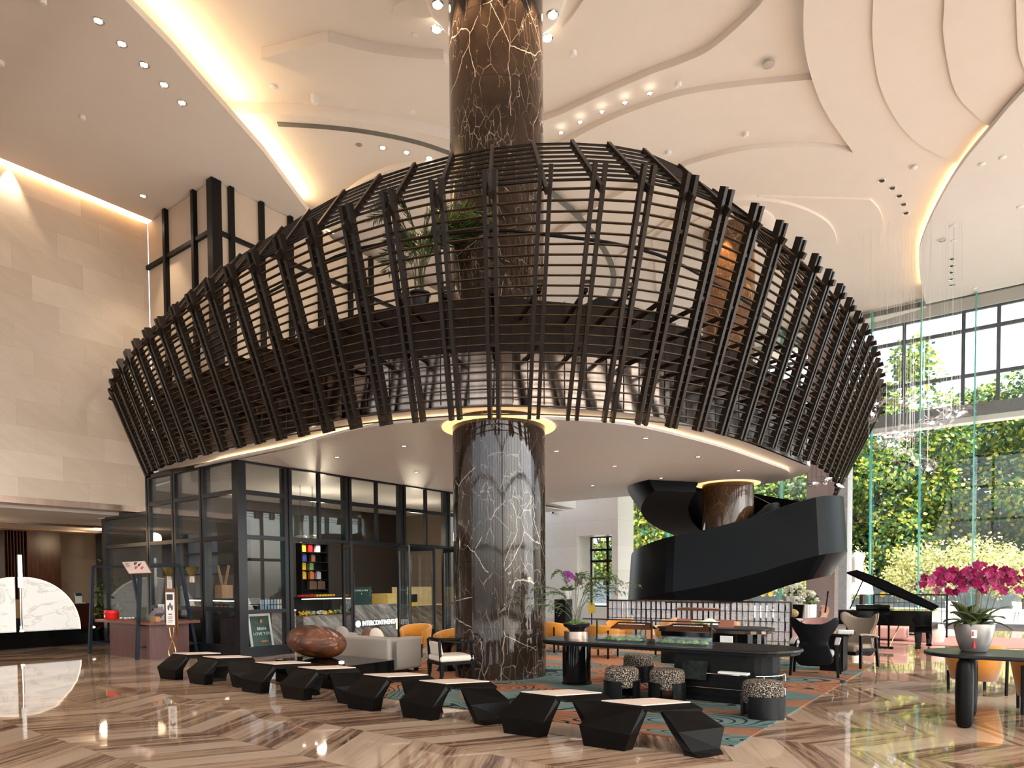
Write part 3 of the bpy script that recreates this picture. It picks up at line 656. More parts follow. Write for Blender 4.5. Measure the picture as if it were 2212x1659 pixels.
# ================================================================ lattice screen
ribs = [(238,841,320,1030),(239,821,324,1023),(246,798,332,1015),(258,778,346,1008),(273,758,368,1002),(291,734,390,997),(314,711,416,990),(343,687,448,982),(373,661,483,973),(410,632,520,967),(448,605,562,957),(493,575,610,950),(542,543,656,942),(599,510,709,933),(666,475,770,926),(745,441,832,918),(835,411,904,911),(941,385,982,906),(1058,365,1069,903),(1180,353,1153,903),(1302,349,1237,906),(1406,351,1315,911),(1495,371,1387,916),(1574,405,1451,923),(1639,440,1510,930),(1693,478,1559,938),(1731,515,1601,948),(1766,550,1636,958),(1795,584,1666,967),(1818,615,1696,975),(1838,645,1721,985),(1857,674,1740,993),(1872,701,1760,1003),(1882,727,1775,1012),(1892,751,1786,1018),(1897,774,1798,1028),(1903,798,1804,1040),(1905,821,1808,1050),(1907,841,1808,1061),(1907,861,1805,1071),(1905,880,1799,1080)]
NR = len(ribs)
inner_px = {14:(699,438),15:(757,406),16:(822,378),17:(897,356),18:(977,335),19:(1063,318),20:(1155,308)}
inner_px = {7:(415,627),8:(448,603),9:(482,577),10:(520,553),11:(572,522),12:(612,494),13:(655,462),14:(699,436),15:(757,406),16:(822,380),17:(897,357),18:(977,335),19:(1063,318)}
# bar tops as read from the photo: rib 16 -> (897,357), 17 -> (977,335), 18 -> (1063,318), 19 -> (1155,308) ...
inner_px = {0:(262,818),1:(272,790),2:(288,762),3:(310,735),4:(336,706),5:(361,682),6:(386,655),7:(415,628),8:(448,603),9:(482,577),10:(520,553),11:(565,525),12:(612,494),13:(660,462),14:(752,408),15:(822,380),16:(897,357),17:(977,335),18:(1063,318),19:(1155,308),20:(1235,308),21:(1315,312),22:(1388,322),23:(1462,352),24:(1545,415),25:(1597,470),26:(1640,527),27:(1680,577),28:(1716,622),29:(1743,655),30:(1763,690),31:(1780,720),32:(1794,748),33:(1806,775),34:(1815,798),35:(1822,820),36:(1828,842),37:(1832,862),38:(1834,880),39:(1834,897),40:(1832,912)}
TB, TT = [], []
for i, (tx, ty, bx, by) in enumerate(ribs):
    zt = 7.45 - max(0, (15 - i)) * .05; TT.append(atZ(tx, ty, zt)); TB.append(atZ(bx, by, 4.35))
def sm(L, it=2):
    for _ in range(it): L = [L[0]] + [(L[i - 1] + L[i] * 2 + L[i + 1]) / 4 for i in range(1, len(L) - 1)] + [L[-1]]
    return L
TT, TB = sm(TT, 1), sm(TB, 2)
KN = [b.lerp(t, .93) for b, t in zip(TB, TT)]
IN = []
for i in range(NR):
    d = (TT[min(i + 1, NR - 1)] - TT[max(i - 1, 0)]); d.z = 0; d.normalize(); inn = Vector((-d.y, d.x, 0))
    IN.append(atY(inner_px[i][0], inner_px[i][1], KN[i].y + inn.y * 1.1))
IN = sm(IN, 1)
lt = thing('lattice_screen', 'huge dark bronze lattice of ribs and rods curving around the mezzanine', 'screen', tuple(TB[18]))
L0 = TB[18]
for i in range(NR):
    d = (TT[min(i + 1, NR - 1)] - TT[max(i - 1, 0)]).normalized(); ax = (TT[i] - TB[i]).normalized(); nrm = d.cross(ax).normalized()
    mb = MB(); hw = .072 if 2 < i < 33 else .05
    for s in (-1, 1): mb.bar(TB[i] + d * s * hw, TT[i] + d * s * hw, .12, .06, up=d)
    for t in (.33, .58, .8): mb.box(TB[i].lerp(TT[i], t), (.10, .07, .05), Matrix((d, nrm, ax)).transposed())
    mb.build('rib', BRONZE, lt, local=L0)
    mb = MB(); u = (IN[i] - KN[i]).normalized(); mb.bar(KN[i] - u * .2, IN[i], .10, .055, up=d); mb.build('roof_bar', BRONZE, lt, local=L0)
    for t, z in ((.55, 6.2), (.33, 5.42)):
        p = TB[i].lerp(TT[i], t); q = min(FC, key=lambda f: (f - Vector((p.x, p.y, 0))).length); mb = MB()
        mb.bar(p, Vector((q.x, q.y, p.z + (.0 if t < .5 else -.05))), .05, .06); mb.build('bracket', BRONZED, lt, local=L0)
for k in range(24):
    t = .02 + .895 * k / 23; mb = MB(); pts = [b.lerp(q, t) for b, q in zip(TB, TT)]; rr = []
    for i, p in enumerate(pts):
        d = (pts[min(i + 1, NR - 1)] - pts[max(i - 1, 0)]).normalized(); ax = (TT[i] - TB[i]).normalized(); nrm = d.cross(ax).normalized(); ax = nrm.cross(d)
        g = Vector((-d.y, d.x, 0)).normalized() * .023; h = Vector((0, 0, .007)); rr.append([p + g + h, p - g + h, p - g - h, p + g - h])
    mb.rings(rr); mb.build('rod', RODM, lt, local=L0)
for k in range(9):
    t = .1 + .88 * k / 8; mb = MB(); mb.tube([a.lerp(b, t) for a, b in zip(KN, IN)], .019, 4, up=(0, 0, 1)); mb.build('roof_rod', BRONZE, lt, local=L0)

mb = MB(); RL = []
for i in range(2, len(FC) - 2, 2):
    d = (FC[i + 1] - FC[i - 1]).normalized(); RL.append(FC[i] + Vector((-d.y, d.x, 0)) * -.1 + Vector((0, 0, 7.35)))
mb.tube(RL, .03, 6); mb.build('tie_rail', BLACKM, lt, local=L0)
# added uplight, out of sight behind the parapet, to brighten the ceiling
UP = [FC[i] + Vector((-(FC[i + 1] - FC[i - 1]).normalized().y, (FC[i + 1] - FC[i - 1]).normalized().x, 0)) * .75 for i in range(6, len(FC) - 6, 8)]
mb = MB(); mb.tube([p + Vector((0, 0, 6.0)) for p in UP], .02, 4); tag(mb.build('added_uplight', LED), 'added strip light out of sight behind the mezzanine parapet, brightening the ceiling', 'cove light')
for p, q in zip(UP, UP[1:]): strip_area(p + Vector((0, 0, 6.05)), q + Vector((0, 0, 6.05)), 5 * (q - p).length, (0, 0, 1), .15, (1, .88, .75))
# dark stair parapet that peaks behind the screen
mb = MB(); q = [atY(x, y, 14.6) for x, y in [(1215, 690), (1240, 668), (1297, 640), (1432, 682), (1432, 720), (1215, 720)]]
mb.rings([q, [p + Vector((.1, .5, 0)) for p in q]]); tag(mb.build('parapet_panel', BLACKM), 'dark peaked steel panel standing behind the mezzanine parapet right of the column', 'panel')

# ================================================================ spiral stair round the second column
def interp(x, T):
    for (x0, y0), (x1, y1) in zip(T, T[1:]):
        if x <= x1: f = max(0, min(1, (x - x0) / (x1 - x0))); return y0 + (y1 - y0) * f
    return T[-1][1]
SC = C2 + Vector((.14, 0, 0)); RO = 3.02
ZT = [(150, 2.15), (180, 2.55), (225, 2.93), (270, 3.40), (299, 3.84), (318, 3.93), (370, 3.98), (400, 4.3), (470, 5.25), (560, 6.35)]
st = thing('spiral_staircase', 'black steel spiral staircase sweeping around the rear marble column', 'staircase', tuple(SC))
rr, ri, rs = [], [], []
for k in range(0, 104):
    ph = 150 + (560 - 150) * k / 103; zt = interp(ph, ZT); d = Vector((math.cos(R_(ph)), math.sin(R_(ph)), 0)); kf = math.cos(R_(39.5)) / math.cos(R_(ph - 259.5)) if 220 < ph < 299 else 1.0; c = lambda r, z: d * (r * (kf if r > 2 else 1.0)) + Vector((0, 0, max(z, .01)))
    rr.append([c(RO - .10, zt), c(RO, zt - 1.48), c(RO - .40, zt - 2.12), c(1.25, zt - 2.12), c(1.25, zt - 1.35), c(RO - .16, zt - 1.35), c(RO - .18, zt)])
    ri.append([c(1.2, zt - .05), c(1.2, zt - 1.9), c(1.28, zt - 1.9), c(1.28, zt - .05)])
mb = MB(); mb.rings(rr); mb.build('outer_balustrade', STAIRM, st, smooth=R_(14))
mb = MB(); mb.rings(ri); mb.build('inner_balustrade', STAIRM, st, smooth=True)
for k in range(26):
    ph = 156 + 14.8 * k
    if ph > 545: break
    z = interp(ph + 7, ZT) - 1.12; q = []
    for a2, r in ((ph, 1.29), (ph, RO - .19), (ph + 14.6, RO - .19), (ph + 14.6, 1.29)):
        if r > 2 and 205 < a2 < 315: r *= .74
        q.append(Vector((math.cos(R_(a2)) * r, math.sin(R_(a2)) * r, 0)))
    mb = MB(); mb.prism(q, z - .2, z); mb.build('tread', BRNP, st)
# ================================================================ glazed shop under the mezzanine
SA, SB, ZT_ = -14.3, 8.8, 4.60
zc = lambda px, py: onA(px, py, SA).z
T1, T2, T3, TBm = zc(530, 1063), zc(535, 1160), zc(536, 1322), zc(536, 1401)
pb = [SB] + [b_at(x, SA, 1200) for x in (622, 752, 870, 966)]; pb.append(pb[-1] + 1.5); pb.append(pb[-1] + 1.5)
pa = [SA] + [a_at(x, SB, 1200) for x in (441, 380, 325)]
SHOPF = P('shop_blue_black_steel', (.006, .0065, .0085), .3, 0, .15, spec=.3)
def frame_run(nm, axis, u0, u1, zs, half=.05, mid=False):
    """one glazed bay between two posts: rails and stiles in one mesh, panes as children"""
    mb = MB(); d = .05
    def bx(a0, a1, z0, z1, e=d):
        if axis == 'b': mb.ob(SA - e, SA + e, a0, a1, z0, z1)
        else: mb.ob(a0, a1, SB - e, SB + e, z0, z1)
    for z, h in zs: bx(u0, u1, z - h, z + h)
    if mid: bx((u0 + u1) / 2 - .035, (u0 + u1) / 2 + .035, T2, ZT_)
    o = struct(nm, mb, SHOPF)
    zz_ = sorted(z for z, h in zs)
    for z0, z1 in zip(zz_, zz_[1:]):
        if mid and z0 < T2 - .01: continue
        mb = MB()
        if axis == 'b': mb.ob(SA - .008, SA + .008, u0, u1, z0, z1)
        else: mb.ob(u0, u1, SB - .008, SB + .008, z0, z1)
        mb.build('pane', SHOPG, o)
    return o
wn = 5
for i in range(6):
    u0, u1 = pb[i] + .1, pb[i + 1] - .1
    if i in (1, 2, 3): frame_run('window_%d' % wn, 'b', u0, u1, [(T2, .05), (T1, .05), (ZT_ - .06, .06)], mid=True)
    else: frame_run('window_%d' % wn, 'b', u0, u1, [(.12, .12), (T3, .045), (T2, .05), (T1, .05), (ZT_ - .06, .06)])
    wn += 1
for i in range(3):
    frame_run('window_%d' % wn, 'a', pa[i + 1] + .09, pa[i] - .09, [(.14, .14), (1.12, .05), (T2, .05), (T1, .05), (ZT_ - .06, .06)]); wn += 1
frame_run('window_%d' % wn, 'a', -21.0, pa[3] - .09, [(.14, .14), (T2, .05), (3.60, .05)]); wn += 1
mb = MB(); mb.ob(SA - .16, SA + .06, SB - .06, SB + .16, 0, ZT_); struct('trim_9', mb, SHOPF)
for b in pb[1:]:
    mb = MB(); mb.ob(SA - .14, SA + .05, b - .11, b - .02, 0, ZT_); mb.ob(SA - .14, SA + .05, b + .02, b + .11, 0, ZT_); mb.ob(SA - .1, SA + .02, b - .02, b + .02, 0, ZT_); struct('trim_10', mb, SHOPF)
for a in pa[1:]:
    mb = MB(); mb.ob(a - .1, a - .02, SB - .05, SB + .14, 0, ZT_); mb.ob(a + .02, a + .1, SB - .05, SB + .14, 0, ZT_); mb.ob(a - .02, a + .02, SB - .02, SB + .1, 0, ZT_); struct('trim_11', mb, SHOPF)
mb = MB(); mb.ob(-21.2, -21.0, SB - .06, SB + .14, 0, 3.6); struct('trim_12', mb, SHOPF)
# door leaves standing open into the shop
for k, i in enumerate((1, 2, 3)):
    wdt = (pb[i + 1] - pb[i]) * .48
    for s in ((1,) if i < 3 else (0, 1)):
        hinge = pb[i + 1] - .12 if s else pb[i] + .12
        d = bpy.data.objects.new('door_%d' % (k * 2 + s + 1), None); COL.objects.link(d); d.location = W(SA - .02, hinge, 0); d['kind'] = 'structure'
        d.rotation_euler = (0, 0, BA + (R_(62) if s else R_(-72)) + (math.pi if s else 0))
        mb = MB()
        for y in (0.0, wdt): mb.bx(-.025, .025, y - .035, y + .035, .02, T2 - .06)
        for z in (.10, T2 - .1): mb.bx(-.025, .025, 0, wdt, z - .07, z + .07)
        mb.build('door_frame', SHOPF, d)
        mb = MB(); mb.bx(-.006, .006, .03, wdt - .03, .1, T2 - .1); mb.build('pane', SHOPG, d)
        mb = MB(); mb.cyl((-.07, wdt - .1, .5), (-.07, wdt - .1, 2.0), .016, n=8); mb.cyl((-.07, wdt - .1, .7), (0, wdt - .1, .7), .01, n=6); mb.cyl((-.07, wdt - .1, 1.8), (0, wdt - .1, 1.8), .01, n=6); mb.build('handle', SHOPF, d)
# walls of the shop
mb = MB(); mb.ob(-21.4, -21.2, 8.95, 21.5, 0, 4.6); struct('wall_shop_back', mb, P('shop_dark_brown_wall', (.03, .021, .016), .5, 0, .1))
mb = MB(); mb.ob(-21.2, -16.8, 20.6, 20.9, 0, 4.55); struct('wall_shop_end', mb, WALLBR)

def at_plane_a(a):                       # px helpers on an inner plane parallel to the shop front
    return (lambda x, y: onA(x, y, a))
# --- counter with the lit cake display (seen through the first open door)
CA = -15.9
f = at_plane_a(CA); b0, b1 = toab(f(655, 1330))[1], toab(f(752, 1330))[1]; zt, zb2 = f(700, 1331).z, f(700, 1292).z
c = thing('cake_counter', 'grey marble counter with a lit glass cake display inside the first open shop door', 'counter', W(CA, (b0 + b1) / 2), BA); hw = (b1 - b0) / 2
mb = MB(); mb.bx(-.8, 0, -hw, hw, 0, zt); mb.build('base', GREYMB, c)
mb = MB(); mb.bx(-.8, .02, -hw, hw, zb2, zb2 + .04); mb.bx(-.8, -.74, -hw, hw, zt, zb2); mb.build('display_frame', BLACKM, c)
mb = MB(); mb.bx(-.01, .0, -hw, hw, zt, zb2); mb.build('display_glass', CLEAR, c)
mb = MB(); mb.bx(-.1, -.05, -hw + .03, hw - .03, zb2 - .03, zb2 - .005); mb.build('display_lamp', LEDP, c)
mb = MB(); mb.bx(-.7, -.05, -hw + .02, hw - .02, zt + .005, zt + .02); mb.build('display_shelf', PALEWD, c)
for k in range(5):
    y = -hw + .2 + (2 * hw - .4) * k / 4; cols = (YELP, GRNP, WHTF, YELP, GRNP)[k]
    mb = MB(); random.seed(k); [mb.ell((random.uniform(-.12, .12), random.uniform(-.13, .13), .03 + q * .006), (.035, .035, .03), 8, 5) for q in range(14)]
    o = mb.build('salad_bowl', cols); o.location = c.matrix_basis @ Vector((-.3, y, zt + .025)); o.rotation_euler = (0, 0, BA)
    tag(o, ['yellow fruit heap', 'green salad heap', 'white flower-like dessert', 'yellow pastry heap', 'leafy green heap'][k] + ' in the lit cake display, ' + ['first', 'second', 'third', 'fourth', 'fifth'][k] + ' from the left', 'food', 'food in the lit cake display')
for k in range(12):
    y = -hw + .15 + (2 * hw - .5) * k / 11; mb = MB()
    for j in range(3): mb.lathe([(.0, 0), (.035, .004), (.04, .02), (.03, .03), (.04, .038), (.035, .055), (0, .058)], (j * .09 - .09, 0, 0), 10)
    o = mb.build('macaron_row', REDP if k < 5 else YELP, smooth=True); o.location = c.matrix_basis @ Vector((-.3, y, zb2 + .042)); o.rotation_euler = (0, 0, BA)
    tag(o, ('red' if k < 5 else 'yellow') + ' row of macarons on top of the cake display', 'macarons', ('red' if k < 5 else 'yellow') + ' macaron rows on the cake display')
# --- tall black shelf with coloured tea tins
KA = -17.6; f = at_plane_a(KA); q0, q1 = toab(f(654, 1230))[1], toab(f(709, 1230))[1]; zz0, zz1 = f(680, 1274).z, f(680, 1174).z
sh = thing('tea_shelf', 'tall black shelf of coloured tea tins inside the shop', 'shelf', W(KA - .15, (q0 + q1) / 2), BA); hw = (q1 - q0) / 2
mb = MB(); mb.bx(-.14, -.12, -hw, hw, zz0 - 1.6, zz1); mb.bx(-.14, .14, -hw - .03, -hw, 0, zz1); mb.bx(-.14, .14, hw, hw + .03, 0, zz1); mb.build('carcass', BLACKM, sh)
rows = [1192.5, 1213.5, 1231.5, 1251, 1273]
for z in [f(680, y).z for y in rows] + [zz1]:
    mb = MB(); mb.bx(-.14, .14, -hw, hw, z - .025, z); mb.build('board', BLACKM, sh)
mb = MB(); mb.bx(-.14, .14, -hw, hw, 0, zz0 - .1); mb.build('cupboard', BLACKM, sh)
TIN = [(0, 661, YELP, 'yellow'), (0, 675, REDP, 'red'), (0, 692, LILAC, 'pale lilac'), (1, 662, BLUEP, 'blue'), (1, 681, BRNP, 'brown'), (2, 661, YELP, 'yellow'), (2, 677, GRNP, 'green'), (3, 661, YELP, 'yellow'), (3, 678, ORGP, 'orange'), (3, 693, LILAC, 'pale lilac'), (4, 680, BRNP, 'brown'), (4, 698, BRNP, 'brown')]
rn = ['top', 'second', 'third', 'fourth', 'bottom']
for r, px, m, cn in TIN:
    z = f(680, rows[r]).z; b = toab(f(px, 1230))[1]; h = .26 if r != 4 else .3; mb = MB(); w2 = .075 if r != 4 else .14
    mb.bx(-.07, .07, -w2, w2, 0, h * .85); mb.lathe([(.05, h * .85), (.05, h), (0, h)], n=12); o = mb.build('tea_tin', m, bevel=.01); o.location = W(KA - .15, b, z); o.rotation_euler = (0, 0, BA)
    side = 'left' if px < 670 else ('middle' if px < 686 else 'right')
    tag(o, '%s tea tin standing %s on the %s board of the tea shelf' % (cn, side, rn[r]), 'tin', 'tea tins on the black shelf')
# --- till counter with the lit hotel sign
f = at_plane_a(CA); b0, b1 = toab(f(768, 1330))[1], toab(f(868, 1330))[1]; zt = f(800, 1306).z
c = thing('till_counter', 'grey veined marble till counter behind the second open shop door', 'counter', W(CA, (b0 + b1) / 2), BA); hw = (b1 - b0) / 2
mb = MB(); mb.bx(-.7, 0, -hw, hw, 0, zt); mb.build('base', GREYMB, c)
mb = MB(); mb.bx(-.7, .02, hw * .35, hw, zt, zt + .32); mb.build('display_case', P('yellow_case', (.55, .40, .12), .4), c)  # plain yellow colour on the case
z0 = f(800, 1346).z
sg = thing('lit_sign', 'lit white letter sign on the front of the marble till counter', 'sign', W(CA + .03, (b0 + b1) / 2, z0), BA)
mb = MB(); mb.bx(-.025, -.005, -hw * .98, hw * .9, -.11, .11); mb.build('backing', P('sign_backing', (.06, .075, .07), .4), sg)  # plain dark backing behind the letters
text('INTERCONTINENTAL', .215, LTEXT, sg, (.004, .02, 0), (R_(90), 0, R_(90)), 'lettering', .012); sg.children[-1].scale = (.98 * hw * 2 * .8 / 2.1, 1, 1)
mb = MB(); mb.cyl((0, -hw * .93, 0), (.012, -hw * .93, 0), .1, n=24); mb.build('emblem', LTEXT, sg)
q0, q1 = toab(f(770, 1290))[1], toab(f(815, 1290))[1]; zt2 = f(790, 1268).z
s2 = thing('green_menu_board', 'dark green menu board standing on the till counter', 'board', W(CA - .25, (q0 + q1) / 2, zt), BA); hw2 = (q1 - q0) / 2
mb = MB(); mb.bx(-.03, 0, -hw2, hw2, 0, zt2 - zt); mb.build('board', DKGREEN, s2)
text('COFFEE & WINE', .072, WTEXT, s2, (.004, 0, (zt2 - zt) * .8), (R_(90), 0, R_(90)))
mb = MB(); mb.ell((.004, 0, (zt2 - zt) * .62), (.004, .018, .024), 8, 6); [mb.ell((.004, hw2 * (.8 + .12 * (k % 2)), (zt2 - zt) * (.85 - .09 * k)), (.004, .01, .012), 6, 4) for k in range(5)]; mb.build('printed_mark', WTEXT, s2)
mb = MB(); mb.bx(-.5, -.2, -.25, .25, 0, .3); mb.bx(-.45, -.25, -.2, .2, .3, .36); o = mb.build('coffee_machine', BLACKM, bevel=.02); o.location = W(CA - .1, (q0 + q1) / 2, zt + .0); o.rotation_euler = (0, 0, BA); tag(o, 'black coffee machine behind the green menu board', 'machine')
# --- brown marble counter beyond the third open door
b0, b1 = toab(f(880, 1340))[1], toab(f(968, 1340))[1]; zt = f(920, 1308).z
c = thing('pastry_counter', 'brown streaked marble counter seen through the third shop door', 'counter', W(CA, (b0 + b1) / 2), BA); hw = (b1 - b0) / 2
mb = MB(); mb.bx(-.7, 0, -hw, hw, 0, zt); mb.build('base', mk_streak('brown_marble', (.055, .035, .022), (.16, .11, .07), (.34, .26, .18), .5, .9, stretch=(1, 1.2, 7)), c)
mb = MB(); mb.bx(-.68, -.02, -hw + .05, hw - .05, zt, zt + .02); mb.bx(-.7, -.66, -hw, hw, zt, zt + .62); mb.build('back_panel', P('yellow_board', (.6, .44, .2), .5), c)  # plain yellow colour on the back panel
mb = MB(); mb.bx(-.2, 0, -.13, .13, 0, .1); o = mb.build('yellow_box', YELP); o.location = W(CA - .1, b0 + .45, zt + .02); o.rotation_euler = (0, 0, BA); tag(o, 'yellow box beneath a black card on the brown marble counter', 'box')
mb = MB(); mb.bx(-.15, 0, -.14, .14, 0, .26); o = mb.build('card_holder', BLACKM); o.location = W(CA - .12, b0 + .45, zt + .12); o.rotation_euler = (0, 0, BA); tag(o, 'black card standing on the yellow box in the shop', 'card')
# small orange lit sign low by the door post
o = MB(); o.bx(-.02, .02, -.12, .12, -.16, .16); o = o.build('exit_light', EMIT('orange_sign', (1, .45, .12), 1.4), bevel=.02); o.location = onA(862, 1347, SA - .5); o.rotation_euler = (0, 0, BA); tag(o, 'small glowing orange sign low beside the third shop door', 'sign')
# crates of blue boxes on the window counter of the first bay
f = at_plane_a(-15.0); b0, b1 = toab(f(534, 1318))[1], toab(f(640, 1318))[1]; zt = f(580, 1319).z
c = thing('window_counter', 'pale window counter behind the first glazed bay of the shop', 'counter', W(-15.0, (b0 + b1) / 2), BA); hw = (b1 - b0) / 2
mb = MB(); mb.bx(-.45, 0, -hw, hw, zt - .04, zt); mb.build('top', PAPER, c)
mb = MB(); mb.bx(-.45, -.40, hw * .35, hw, 0, zt - .04); mb.bx(-.4, -.02, hw * .95, hw, 0, zt - .04); mb.build('base', GREYMB, c)
b0, b1 = toab(f(573, 1300))[1], toab(f(613, 1300))[1]
cr = thing('wire_crate', 'black wire crate of blue and white boxes on the window counter', 'crate', W(-15.15, (b0 + b1) / 2, zt), BA); hw = (b1 - b0) / 2; hh = f(590, 1293).z - zt
mb = MB()
for y in (-hw, hw):
    for x in (-.12, .12): mb.bar((x, y, 0), (x, y, hh), .015, .015)
for z in (.01, hh * .5, hh):
    for x in (-.12, .12): mb.bar((x, -hw, z), (x, hw, z), .015, .015)
for k in range(1, 6): mb.bar((.12, -hw + 2 * hw * k / 6, 0), (.12, -hw + 2 * hw * k / 6, hh), .01, .01)
mb.build('wire_frame', BLACKM, cr)
TB_ = P('pale_blue_box', (.30, .40, .52), .5)
for r in range(2):
    for k in range(6):
        mb = MB(); mb.bx(-.09, .09, -hw / 6 * .8, hw / 6 * .8, 0, hh * .4); o = mb.build('tea_box', TB_ if k < 4 else PAPER); o.location = W(-15.15, (b0 + b1) / 2 - hw + hw / 6 * (2 * k + 1), zt + .012 + r * hh * .46); o.rotation_euler = (0, 0, BA)
        tag(o, ('pale blue' if k < 4 else 'white') + ' tea box in the %s row of the black wire crate' % ('lower' if r == 0 else 'upper'), 'box', ('blue' if k < 4 else 'white') + (' lower' if r == 0 else ' upper') + ' boxes in the wire crate')
# A-board inside
p = onA(556, 1395, -14.9); p.z = 0
ab = thing('folding_sign_board', 'green folding pavement board standing inside the first glazed bay of the shop', 'sign', p, BA)
Q = Matrix.Rotation(R_(-12), 3, 'Y')
mb = MB(); mb.box((.16, 0, .47), (.02, .52, .95), Q); mb.build('front_panel', DKGREEN, ab)
mb = MB()
for y in (-.28, .28): mb.box((.165, y, .47), (.035, .05, 1.0), Q)
mb.box((.06, 0, .95), (.035, .6, .06), Q); mb.build('front_frame', PAPER, ab)
mb = MB(); mb.box((-.17, 0, .47), (.03, .58, 1.0), Matrix.Rotation(R_(12), 3, 'Y')); mb.build('back_panel', BLACKM, ab)
for s_, z, sz in (('BEAN', .62, .10), ('LOVE YOU', .50, .10)): text(s_, sz, WTEXT, ab, (.195 - (z - .47) * .21, .02, z), (R_(78), 0, R_(90)))
mb = MB(); mb.ell((.14, .02, .8), (.012, .035, .05), 10, 8); mb.ell((.235, .05, .32), (.012, .11, .03), 12, 6); mb.build('printed_picture', PALEWD, ab)
# --- left face: bar with grinders, lit cases, cabinet
f = lambda x, y, b=9.6: onB(x, y, b)
a0, a1 = a_at(335, 9.6), a_at(515, 9.6); zt = f(430, 1319).z
c = thing('coffee_bar', 'long black coffee bar with lit display cases behind the left glass front of the shop', 'counter', W((a0 + a1) / 2, 9.6), BA); hw = (a1 - a0) / 2
mb = MB(); mb.bx(-hw, hw, 0, .7, 0, zt); mb.build('base', BLACKM, c)
zc2 = f(430, 1296).z
mb = MB(); mb.bx(-hw * .25, hw * .95, 0.02, .6, zc2, zc2 + .05); mb.bx(-hw * .25, hw * .95, .58, .6, zt, zc2); mb.build('display_frame', BLACKM, c)
mb = MB(); mb.bx(-hw * .25, hw * .95, .02, .03, zt, zc2); mb.build('display_glass', CLEAR, c)
mb = MB(); mb.bx(-hw * .24, hw * .94, .06, .12, zc2 - .03, zc2 - .005); mb.build('display_lamp', LEDP, c)
random.seed(3)
for k in range(10):
    x = -hw * .2 + hw * 1.1 * k / 9; m, cn = [(GRNP, 'green'), (REDP, 'red'), (YELP, 'yellow'), (PALEWD, 'brown'), (WHITEC, 'white')][(k * 2 + 1 * (k > 4)) % 5]
    mb = MB(); [mb.ell((random.uniform(-.08, .08), random.uniform(-.06, .06), .04 + q * .012), (.045, .04, .035), 8, 5) for q in range(5)]
    o = mb.build('pastry_plate', m); o.location = c.matrix_basis @ Vector((x, .25, zt + .005)); o.rotation_euler = (0, 0, BA); tag(o, cn + ' heap of food in the lit case of the coffee bar', 'food', cn + ' food in the coffee bar case')
for k, px in enumerate((367, 416)):
    a = a_at(px, 9.9); z0, z1 = f(px, 1271, 9.9).z, f(px, 1245, 9.9).z
    g = thing('coffee_grinder', 'copper coffee grinder with amber hopper on the bar, %s of the two' % ('left' if k == 0 else 'right'), 'grinder', W(a, 9.9, zt), BA, 'coffee grinders')
    mb = MB(); mb.lathe([(.12, 0), (.12, z1 - zt), (.0, z1 - zt)], n=24); mb.build('body', BRCOP, g, smooth=True)
    mb = MB(); mb.lathe([(.06, z1 - zt), (.17, z1 - zt + .22), (.17, z1 - zt + .26), (0, z1 - zt + .26)], n=24); mb.build('hopper', P('amber_hopper', (.3, .16, .02), .1), g, smooth=True)
a = a_at(480, 9.7)
g = thing('bread_crate', 'slatted wooden crate holding two crossed wooden paddles on the coffee bar', 'crate', W(a, 9.75, zc2 + .05), BA)
mb = MB(); mb.bx(-.16, .16, -.14, .14, 0, .02)
for k in range(5): mb.bx(-.16 + k * .07, -.12 + k * .07, -.15, -.13, 0, .34); mb.bx(-.16 + k * .07, -.12 + k * .07, .13, .15, 0, .34)
mb.bx(-.17, -.15, -.15, .15, 0, .34); mb.bx(.15, .17, -.15, .15, 0, .34); mb.build('slatted_box', PALEWD, g)
for s in (-1, 1):
    mb = MB(); mb.bar((s * -.02, 0, .1), (s * .22, .02 * s, .85), .09, .02, up=(0, 1, 0)); o = mb.build('bread_paddle', PALEWD); o.location = g.location + Vector((0, 0, .0)); o.rotation_euler = (0, 0, BA)
    tag(o, 'wooden paddle leaning %s out of the slatted crate on the coffee bar' % ('right' if s > 0 else 'left'), 'paddle', 'crossed wooden paddles')
cb = thing('hanging_cabinet', 'black cabinet with blue grey backed shelves hanging above the coffee bar', 'cabinet', W(a_at(420, 10.05), 10.05, 0), BA)
xa, xb = a_at(352, 10.05) - a_at(420, 10.05), a_at(515, 10.05) - a_at(420, 10.05); z0, z1 = f(420, 1243, 10.05).z, f(420, 1150, 10.05).z
mb = MB(); mb.bx(xa, xa + .9, 0, .4, z0, z1); mb.bx(xb - .95, xb, 0, .4, z0 + .0, z1 + .25); mb.bx(xa, xb, .36, .4, z0, z1); mb.build('carcass', BLACKM, cb)
mb = MB(); mb.bx(xa + .9, xb - .95, .33, .36, z0, z1); mb.build('back_panel', P('slate_blue_board', (.12, .145, .18), .5), cb)
for z in (z0 + .02, (z0 + z1) / 2): 
    mb = MB(); mb.bx(xa + .9, xb - .95, 0, .35, z - .02, z + .02); mb.build('board', BLACKM, cb)
mb = MB(); mb.bx(-.35, .35, -.06, .06, 0, .42); o = mb.build('notice_panel', P('dark_blue_card', (.02, .025, .04), .3)); o.location = W(a_at(413, 9.75), 9.75, zc2 + .05); o.rotation_euler = (0, 0, BA); tag(o, 'dark blue printed box standing on the coffee bar case', 'box')
